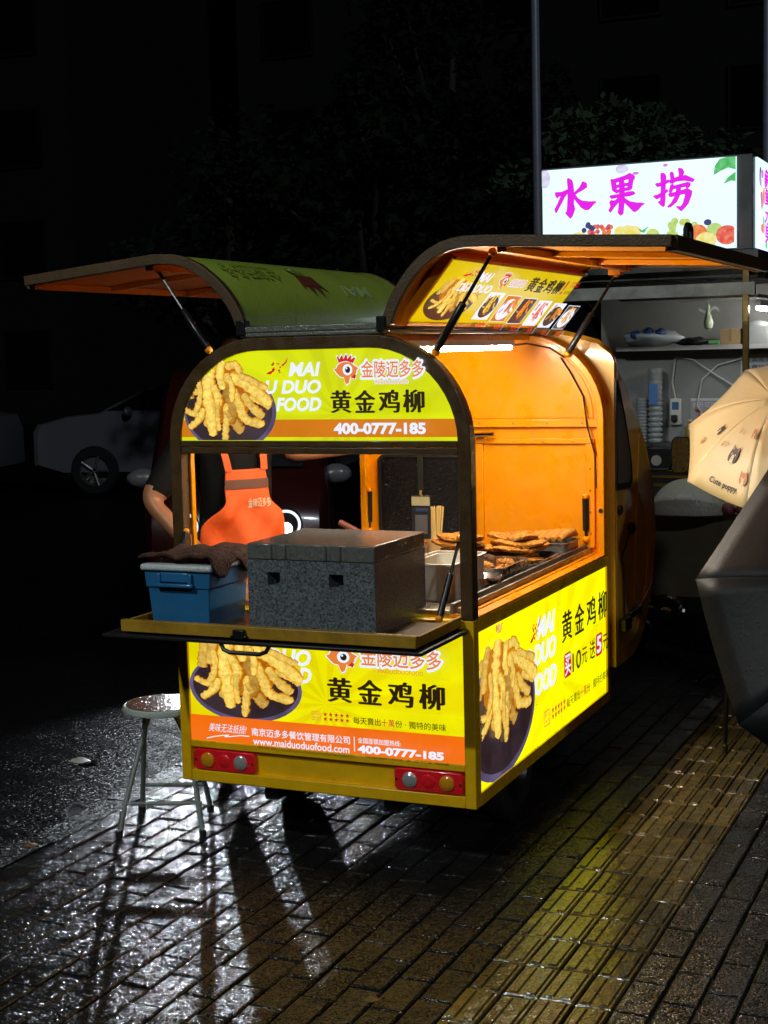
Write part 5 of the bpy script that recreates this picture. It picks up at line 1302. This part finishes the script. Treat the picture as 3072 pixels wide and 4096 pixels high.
# roof, posts, body
dark_zinc = P('dark_zinc', (.10,.10,.105), .35, metal=.7, var=.3, vscale=5, rvar=.1)
pale_panel = P('grey_wall_panel', (.30,.31,.30), .5, var=.12, vscale=4)
rf = part(MB().box((-.40,SY-.02,2.09),(.82,SY+1.35,2.188)), 'roof', dark_zinc, stall)
rb = MB()
for k in range(7): rb.box((-.36,SY+.05+.18*k,2.055),(.78,SY+.09+.18*k,2.0895))
part(rb, 'roof_batten', dark_zinc, rf)
part(MB().box((-.385,SY-.012,1.955),(.80,SY+.03,2.02)), 'front_rail', dull_steel, rf)
part(MB().box((.05,SY+.10,1.945),(.80,SY+.55,1.96)), 'hanging_flap', dull_steel, rf)
brass = P('wet_brass_post', (.30,.22,.09), .25, metal=.9, var=.4, vscale=20)
for px, py in ((.735,SY),(-.36,SY),(.735,SY+1.28),(-.36,SY+1.28)): part(MB().box((px,py,.30),(px+.032,py+.032,2.0895)), 'post', brass if px > 0 and py == SY else dull_steel, stall, bev=.003)
BY = SY+.80
part(MB().box((-.33,BY,.75),(.90,BY+.02,1.67)), 'back_panel', pale_panel, stall)
part(MB().box((-.33,BY+.3,1.67),(.90,BY+.32,2.05)), 'back_panel', pale_panel, stall)
part(MB().box((-.12,BY-.14,1.672),(.90,BY+.29,1.698)), 'shelf', P('shelf_white', (.45,.46,.46), .4), stall, bev=.002)
part(MB().box((-.33,SY+.03,.775),(.735,BY-.001,.80)), 'counter', dull_steel, stall, bev=.003)
part(MB().box((-.33,SY+.02,.34),(.735,SY+.045,.774)).box((-.33,SY+.046,.34),(-.31,BY,.774)).box((.715,SY+.046,.34),(.735,BY,.774)).box((-.31,BY-.02,.34),(.715,BY,.774)), 'body_panel', P('olive_body', (.10,.085,.05), .5, var=.2), stall)
wheel((.10,SY+.22,.24), .24, .12, stall); wheel((.60,SY+.22,.24), .24, .12, stall)
part(MB().lathe([(.07,-.02),(.085,0),(.08,.02),(.03,.03)], 20, (.33,SY-.0,.27), 'y'), 'chrome_hub', chrome, stall)
part(MB().tube([(.14,SY+.05,.28),(.33,SY-.01,.27),(.42,SY+.02,.26)], .02, 8), 'tow_bar', steel, stall)
lt = part(MB().tube([(.80,SY+.10,1.885),(.80,SY+1.0,1.885)], .012, 10), 'light_tube', P('stall_tube_glow', (.9,.9,.9), .4, emis=(1.0,.96,.88), es=42), stall)
part(MB().box((.785,SY+.08,1.8975),(.815,SY+1.02,1.93)), 'tube_holder', white_plastic, lt)
part(MB().tube([(.735,SY+.2,2.05),(.77,SY+.3,1.92),(.80,SY+.4,1.93)], .004, 6), 'cable', white_plastic, lt)
# things in the stall
clear_cup = P('clear_plastic', (.75,.80,.82), .15, trans=.55, bump=.2)
def cups(label, x, y, z, h, r, mat=clear_cup, n=14):
    t = MB().lathe([(r*.8,0),(r,h),(r*.95,h),(r*.75,.004)], 18, (x,y,z))
    for k in range(n): t.lathe([(r*1.0,h*k/n),(r*1.06,h*(k+.3)/n),(r*1.0,h*(k+.6)/n)], 16, (x,y,z), caps=False)
    return tag(part(t, 'cup_stack', mat), label, 'cup stack', 'stacked cups in the fruit stall')
cups('tall stack of clear cups beside the power strip', .10, BY-.09, 1.14, .43, .042)
cups('shorter stack of clear cups left of the tall stack', .02, BY-.08, 1.14, .26, .036)
part(MB().box((-.08,BY-.16,1.115),(.62,BY-.001,1.138)), 'mid_shelf', dark_zinc, stall)
lab = tag(part(MB().box((.075,BY-.137,1.36),(.125,BY-.134,1.48)), 'cup_label', P('blue_label', (.10,.25,.6), .4)), 'small blue printed label on the tall cup stack', 'label')
ps = thing('power_strip', 'white power strip with a black plug hanging on the stall wall', 'power strip', (.205,BY-.0302,1.235))
part(MB().box((-.033,0,0),(.033,.028,.155)), 'strip_case', white_plastic, ps, bev=.006)
part(MB().box((-.02,-.0015,.09),(.02,-.0002,.135)), 'socket', P('socket_blue', (.05,.16,.3), .4), ps)
part(MB().box((-.02,-.03,.02),(.015,-.0002,.06)), 'plug', black_rubber, ps, bev=.005)
part(MB().tube([(0,.01,.155),(-.02,.012,.25),(.0,.015,.40),(.10,.015,.38),(.25,.012,.28),(.38,.012,.20)], .005, 6), 'cable', white_plastic, ps)
ps2 = tag(part(MB().tube([(.40,BY-.012,1.24),(.33,BY-.014,1.35),(.36,BY-.014,1.50),(.45,BY-.014,1.58),(.60,BY-.012,1.62)], .005, 6), 'loose_cable', white_plastic), 'thin white cable looping down the stall wall', 'cable')
po = thing('ice_poster', 'small poster with red lettering on the fruit stall wall', 'poster', (.39,BY-.0022,1.22))
part(MB().box((-.10,-.001,0),(.13,0,.17)), 'poster_sheet', P('poster_sheet', (.42,.42,.45), .5), po)
pp = Panel(po, lambda u, v, d: (u, -.001-d*2, v))
pr = P('poster_red', (.40,.02,.03), .5); pwht = P('poster_white', (.75,.75,.75), .5); pbl = P('poster_blue', (.03,.10,.30), .5)
pp.rect('poster_rule', pwht, -.10, .13, .155, .17); pp.text('长外现榨', -.09, .05, .115, .15, pwht, bold=.02); pp.text('冰', -.07, .06, .03, .11, pr, bold=.04); pp.rect('poster_block', pbl, .07, .125, .02, .11)
nt_ = thing('wall_notice', 'white printed notice at the right edge of the stall wall', 'notice', (.70,BY-.0022,1.42))
part(MB().box((-.12,-.001,0),(.16,0,.22)), 'notice_sheet', P('notice_sheet', (.6,.62,.66), .5), nt_)
npn = Panel(nt_, lambda u, v, d: (u, -.001-d*2, v))
ink = P('notice_ink', (.03,.03,.05), .6)
for i, s in enumerate(('如需帮助', '免费加料', '温馨提示', '谢谢')): npn.text(s, -.10, -.10+.04*len(s), .175-.04*i, .20-.04*i, ink)
bagm = P('shiny_bag', (.55,.62,.66), .25, var=.1, bump=.6, bscale=25); bagb = P('blue_bag_print', (.03,.06,.22), .3)
bg_ = thing('food_bag', 'crinkled white bag with dark blue print lying on the stall shelf', 'bag', (.07,BY+.02,1.698))
part(MB().blob((0,0,.05), (.17,.10,.05), 8, .14, 22, 12, 3), 'bag_body', bagm, bg_, smooth=80)
for i, (x, z) in enumerate(((-.10,.07),(-.02,.085),(.05,.078))): part(MB().blob((x,-.055,z), (.034,.045,.028), 40+i, .1), 'bag_print', bagb, bg_, smooth=80)
tag(part(MB().blob((.30,BY+.02,1.722), (.10,.07,.024), 12, .2, 18, 10, 5), 'black_bag', black_rubber, smooth=80), 'flat black bag beside the white bag on the shelf', 'bag')
tag(part(MB().tube([(.40,BY-.02,1.712),(.46,BY-.02,1.712)], .013, 10), 'green_stick', P('green_plastic', (.10,.35,.12), .4)), 'short green stick on the stall shelf', 'stick')
bxm = thing('clear_food_box', 'clear ribbed plastic box standing on the stall shelf', 'food box', (.66,BY+.06,1.6985))
part(MB().ring(rrect(-.075,.075,-.06,.06,.02), rrect(-.072,.072,-.057,.057,.018), 'z', .003, .10).prism(rrect(-.075,.075,-.06,.06,.02), 'z', 0, .003), 'box_body', clear_cup, bxm)
part(MB().blob((0,0,.105), (.078,.062,.03), 3, .03, 20, 8), 'box_lid', clear_cup, bxm, smooth=80)
hb = thing('hanging_bottle', 'pale green bag tied with green string hanging from the stall roof', 'hanging bag', (.435,BY-.2,1.78))
part(MB().tube([(0,0,.275),(0,0,.13)], .002, 5), 'string', P('green_string', (.10,.45,.15), .5), hb)
part(MB().lathe([(.004,0),(.022,.015),(.028,.045),(.018,.08),(.006,.11),(.010,.135),(.004,.15)], 16), 'bag_bulb', P('pale_green_bag', (.55,.68,.50), .4, trans=.2), hb)
part(MB().grid(6,3,lambda u,v: (.01+.05*u, .0, .10+.02*math.sin(3*u)+.018*v)).grid(6,3,lambda u,v: (-.01-.045*u, .0, .09+.025*u+.016*v)), 'bag_ear', P('bag_ear', (.6,.66,.62), .4), hb)
for i, (bx_, bh_, bc_, bl_) in enumerate(((-.045,.15,(.30,.05,.03),'dark red syrup bottle at the left end of the stall mid shelf'),(.30,.13,(.45,.30,.06),'amber syrup bottle right of the power strip'),(.37,.17,(.08,.20,.07),'green syrup bottle under the poster'),(.48,.12,(.55,.5,.42),'pale squat jar on the stall mid shelf'))):
    bt = thing('syrup_bottle', bl_, 'bottle', (bx_,BY-.07,1.1382), 0, 'bottles on the stall mid shelf')
    part(MB().lathe([(.026,0),(.028,.01),(.028,bh_*.62),(.018,bh_*.76),(.011,bh_*.82),(.011,bh_*.92)], 18), 'bottle_body', P('bottle_%d' % i, bc_, .2, coat=.5), bt)
    part(MB().lathe([(.013,bh_*.92),(.013,bh_)], 14), 'cap', white_plastic, bt)
for i, (cx_, w_, h_, c_, l_) in enumerate(((.52,.06,.09,(.42,.30,.16),'small brown carton standing beside the clear food box'),(.80,.07,.12,(.5,.48,.42),'pale carton at the right end of the stall shelf'),(-.05,.05,.06,(.30,.33,.36),'grey carton at the left end of the stall shelf'))):
    ct = thing('carton', l_, 'carton', (cx_,BY+.08,1.6985), .12*(i-1), 'cartons on the stall shelf')
    part(MB().box((-w_,-.05,0),(w_,.05,h_)), 'carton_body', P('carton_%d' % i, c_, .7, var=.1), ct, bev=.002)
    part(MB().box((-w_*.12,-.051,h_*.2),(w_*.12,-.0502,h_)).box((-w_*.12,-.051,h_),(w_*.12,.051,h_+.0008)), 'carton_tape', P('carton_tape_%d' % i, tuple(q*.7 for q in c_), .3), ct)
pb = thing('paper_bag_stack', 'stack of folded paper bags on the stall counter beside the black machine', 'paper bags', (.60,BY-.20,.8002))
for i in range(6): part(MB().box((-.07,-.05,.008*i),(.07,.05,.008*i+.0072)), 'paper_bag', P('kraft_%d' % i, (.42-.02*i,.30,.17), .7), pb)
# black machine on the mid shelf, clear dome on the counter
mc = thing('black_machine', 'black counter-top machine with a round badge on the fruit stall', 'machine', (.24,BY-.30,.8002))
part(MB().prism([(-.20,0),(.20,0),(.20,.26),(.17,.315),(-.14,.315),(-.20,.24)], 'y', -.06, .12), 'machine_case', black_metal, mc, bev=.01)
part(MB().lathe([(.03,0),(.03,-.003),(.001,-.004)], 20, (-.07,-.061,.25), 'y'), 'round_badge', P('badge_grey', (.35,.33,.30), .5), mc)
part(MB().box((-.18,-.066,.10),(.16,-.061,.12)).box((-.18,-.066,.15),(.16,-.061,.165)).box((-.18,-.066,.19),(.16,-.061,.195)), 'trim_strip', chrome, mc)
dm = MB().grid(24, 12, lambda u, v: (.45+.20*math.cos(math.pi*u)*math.cos(v*1.5), SY-.02-.12*math.sin(math.pi*u)*math.cos(v*1.5)*1.0, .80+.19*math.sin(v*1.5)))
dome = part(dm, 'clear_dome', P('misted_plastic', (.62,.60,.50), .35, trans=.45, bump=1, bscale=70, drops=60, bdist=.005), smooth=80)
tag(dome, 'misted clear plastic dome cover on the edge of the fruit stall', 'dome cover')
fo = tag(part(MB().blob((.66,SY-.03,.825), (.045,.03,.035), 3, .12).blob((.75,SY-.03,.83), (.05,.03,.035), 7, .15), 'red_fruit_bag', P('dark_pink_bag', (.16,.04,.05), .5), smooth=80), 'dark pink bag next to the misted dome', 'bag')
# ------------------------------------------------------------------ umbrellas
def umbrella(name, label, C, Aq, Rr, th, mat, hgt, shaft, prints=None, hem=None):
    C, Aq = Vector(C), Vector(Aq).normalized()
    a1 = Aq.cross(Vector((.3,.2,.9))).normalized(); a2 = Aq.cross(a1)
    t = thing(name, label, 'umbrella', C)
    n = 8
    def pt(ang, r, lift=0):
        k0 = math.floor((ang-th)/(math.pi/4)); f = ((ang-th)/(math.pi/4))-k0
        sag = math.cos(math.pi/8)/math.cos((f-.5)*math.pi/4)
        flat = 1-(1-sag)*min(1,r)
        rad = Rr*r*(flat if r <= 1 else sag)
        zz = hgt*(1-r**2.1) - .045*Rr*4*f*(1-f)*r*.8
        return (a1*math.cos(ang)+a2*math.sin(ang))*rad + Aq*(zz+lift)
    for k in range(n):
        m = MB().grid(8, 10, lambda u, v: tuple(pt(th+(k+u)*math.pi/4, .02+.98*v)))
        p = part(m, 'canopy_panel', mat, t, smooth=80)
        p.modifiers.new('thick', 'SOLIDIFY').thickness = .0015
        part(MB().tube([tuple(pt(th+k*math.pi/4+.0001, .05+.95*v/8, -.006)) for v in range(9)], .0025, 5), 'rib', steel, t)
        if prints and k in prints: prints[k](p, lambda u, v, d: tuple(pt(th+(k+u)*math.pi/4, v, .002+d)))
    part(MB().tube([tuple(Aq*(hgt+.05)), tuple(Aq*hgt), tuple(-Aq*shaft)], [.003,.006,.006], 8), 'shaft', steel, t)
    part(MB().tube([tuple(-Aq*shaft), tuple(-Aq*(shaft+.10))], .012, 10), 'handle', black_rubber, t)
    return t
cream_cloth = P('cream_umbrella_cloth', (.60,.46,.25), .5, var=.06, vscale=7, bump=.25, bscale=40, drops=35)
pup_dark = P('puppy_dark', (.03,.02,.025), .6); pup_pink = P('puppy_pink', (.50,.20,.16), .6); pup_tan = P('puppy_tan', (.45,.17,.06), .6); pup_cream = P('puppy_cream', (.62,.50,.33), .6)
def puppy(pn, cu, cv, s, col, ear, rot=0, k=1.3):
    c, d = math.cos(rot), math.sin(rot)
    q = lambda pts: [(cu+s*k*(x*c-y*d), cv-s*(x*d+y*c)) for x, y in pts]
    pn.poly('printed_puppy', col, q([(-1,-.35),(-.75,-.8),(0,-1),(.75,-.8),(1,-.35),(.95,.2),(.85,1.0),(.35,.65),(-.35,.65),(-.85,1.0),(-.95,.2)]))
    pn.polys('printed_ears', ear, [q([(-.75,.75),(-.45,.5),(-.75,.35)]), q([(.75,.75),(.45,.5),(.75,.35)])])
    pn.polys('printed_muzzle', pup_cream, [q([(-.35,-.95),(.35,-.95),(.25,-.2),(0,-.05),(-.25,-.2)])])
    pn.polys('printed_eyes', pup_cream, [q([(-.5,-.1),(-.35,-.2),(-.3,0),(-.42,.06)]), q([(.5,-.1),(.35,-.2),(.3,0),(.42,.06)])])
    pn.polys('printed_nose', pup_dark, [q([(-.1,-.45),(.1,-.45),(0,-.6)])])
def paw(pn, cu, cv, s, m):
    ps_ = []
    for x, y, r in ((0,0,.5),(-.6,.55,.2),(-.2,.8,.2),(.25,.8,.2),(.6,.5,.2)): ps_.append([(cu+s*1.3*(x+r*math.cos(t)), cv-s*(y+r*math.sin(t))) for t in (0,1,2,3,4,5)])
    pn.polys('printed_paw', m, ps_)
def print_main(p, fn):
    pn = Panel(p, fn); pn.k = 3
    pn.text('Cute puppy', .27, .80, .93, .865, pup_dark, bold=.02)
    puppy(pn, .50, .62, .085, pup_dark, pup_pink); puppy(pn, .88, .79, .06, pup_tan, pup_tan)
    paw(pn, .15, .60, .04, pup_tan); paw(pn, .35, .42, .04, pup_tan); puppy(pn, .85, .40, .06, pup_tan, pup_pink)
def print_side(p, fn):
    pn = Panel(p, fn); pn.k = 3
    puppy(pn, .7, .55, .06, pup_dark, pup_tan); paw(pn, .55, .80, .05, pup_tan)
umbrella('cream_umbrella', 'cream umbrella printed with cartoon puppies and the words Cute puppy', (1.319,1.313,1.394), (-.233,-.645,.728), .42, 1.053, cream_cloth, .135, .42, {0: print_main, 7: print_side, 1: print_side})
dark_cloth = P('dark_umbrella_cloth', (.012,.0125,.0138), .5, spec=.18, var=.3, vscale=6, bump=.2, bscale=60, drops=45)
umbrella('dark_umbrella', 'large dark grey umbrella tilted at the right edge, below the cream one', (1.79,.37,.835), (.40,-.75,.53), .62, .155, dark_cloth, .22, .42)
# the people under them stand just outside the frame
person('person in dark clothes holding the cream puppy umbrella beyond the right edge', (1.62,1.92,0), (-.5,-.85), dict(rs=(.17,0,1.36), re=(.20,.15,1.10), rw=(.10,.33,1.04)), 1.0, name='person')
person('child in dark clothes holding the dark umbrella beyond the right edge', (1.70,.98,0), (-.2,-.97), dict(rw=(.12,.32,.86), re=(.21,.10,1.02)), .70, name='person')
cn = thing('walking_cane', 'thin dark cane with a crook handle standing on the tactile paving', 'cane', (1.0,1.77,0))
part(MB().tube([(0,0,.012),(.006,0,.20),(.016,0,.42),(.026,0,.475),(.050,0,.503),(.082,0,.505),(.103,0,.475)], .008, 10), 'cane_shaft', black_metal, cn)
part(MB().lathe([(.011,.003),(.012,.03),(.008,.035)], 10), 'rubber_tip', black_rubber, cn)
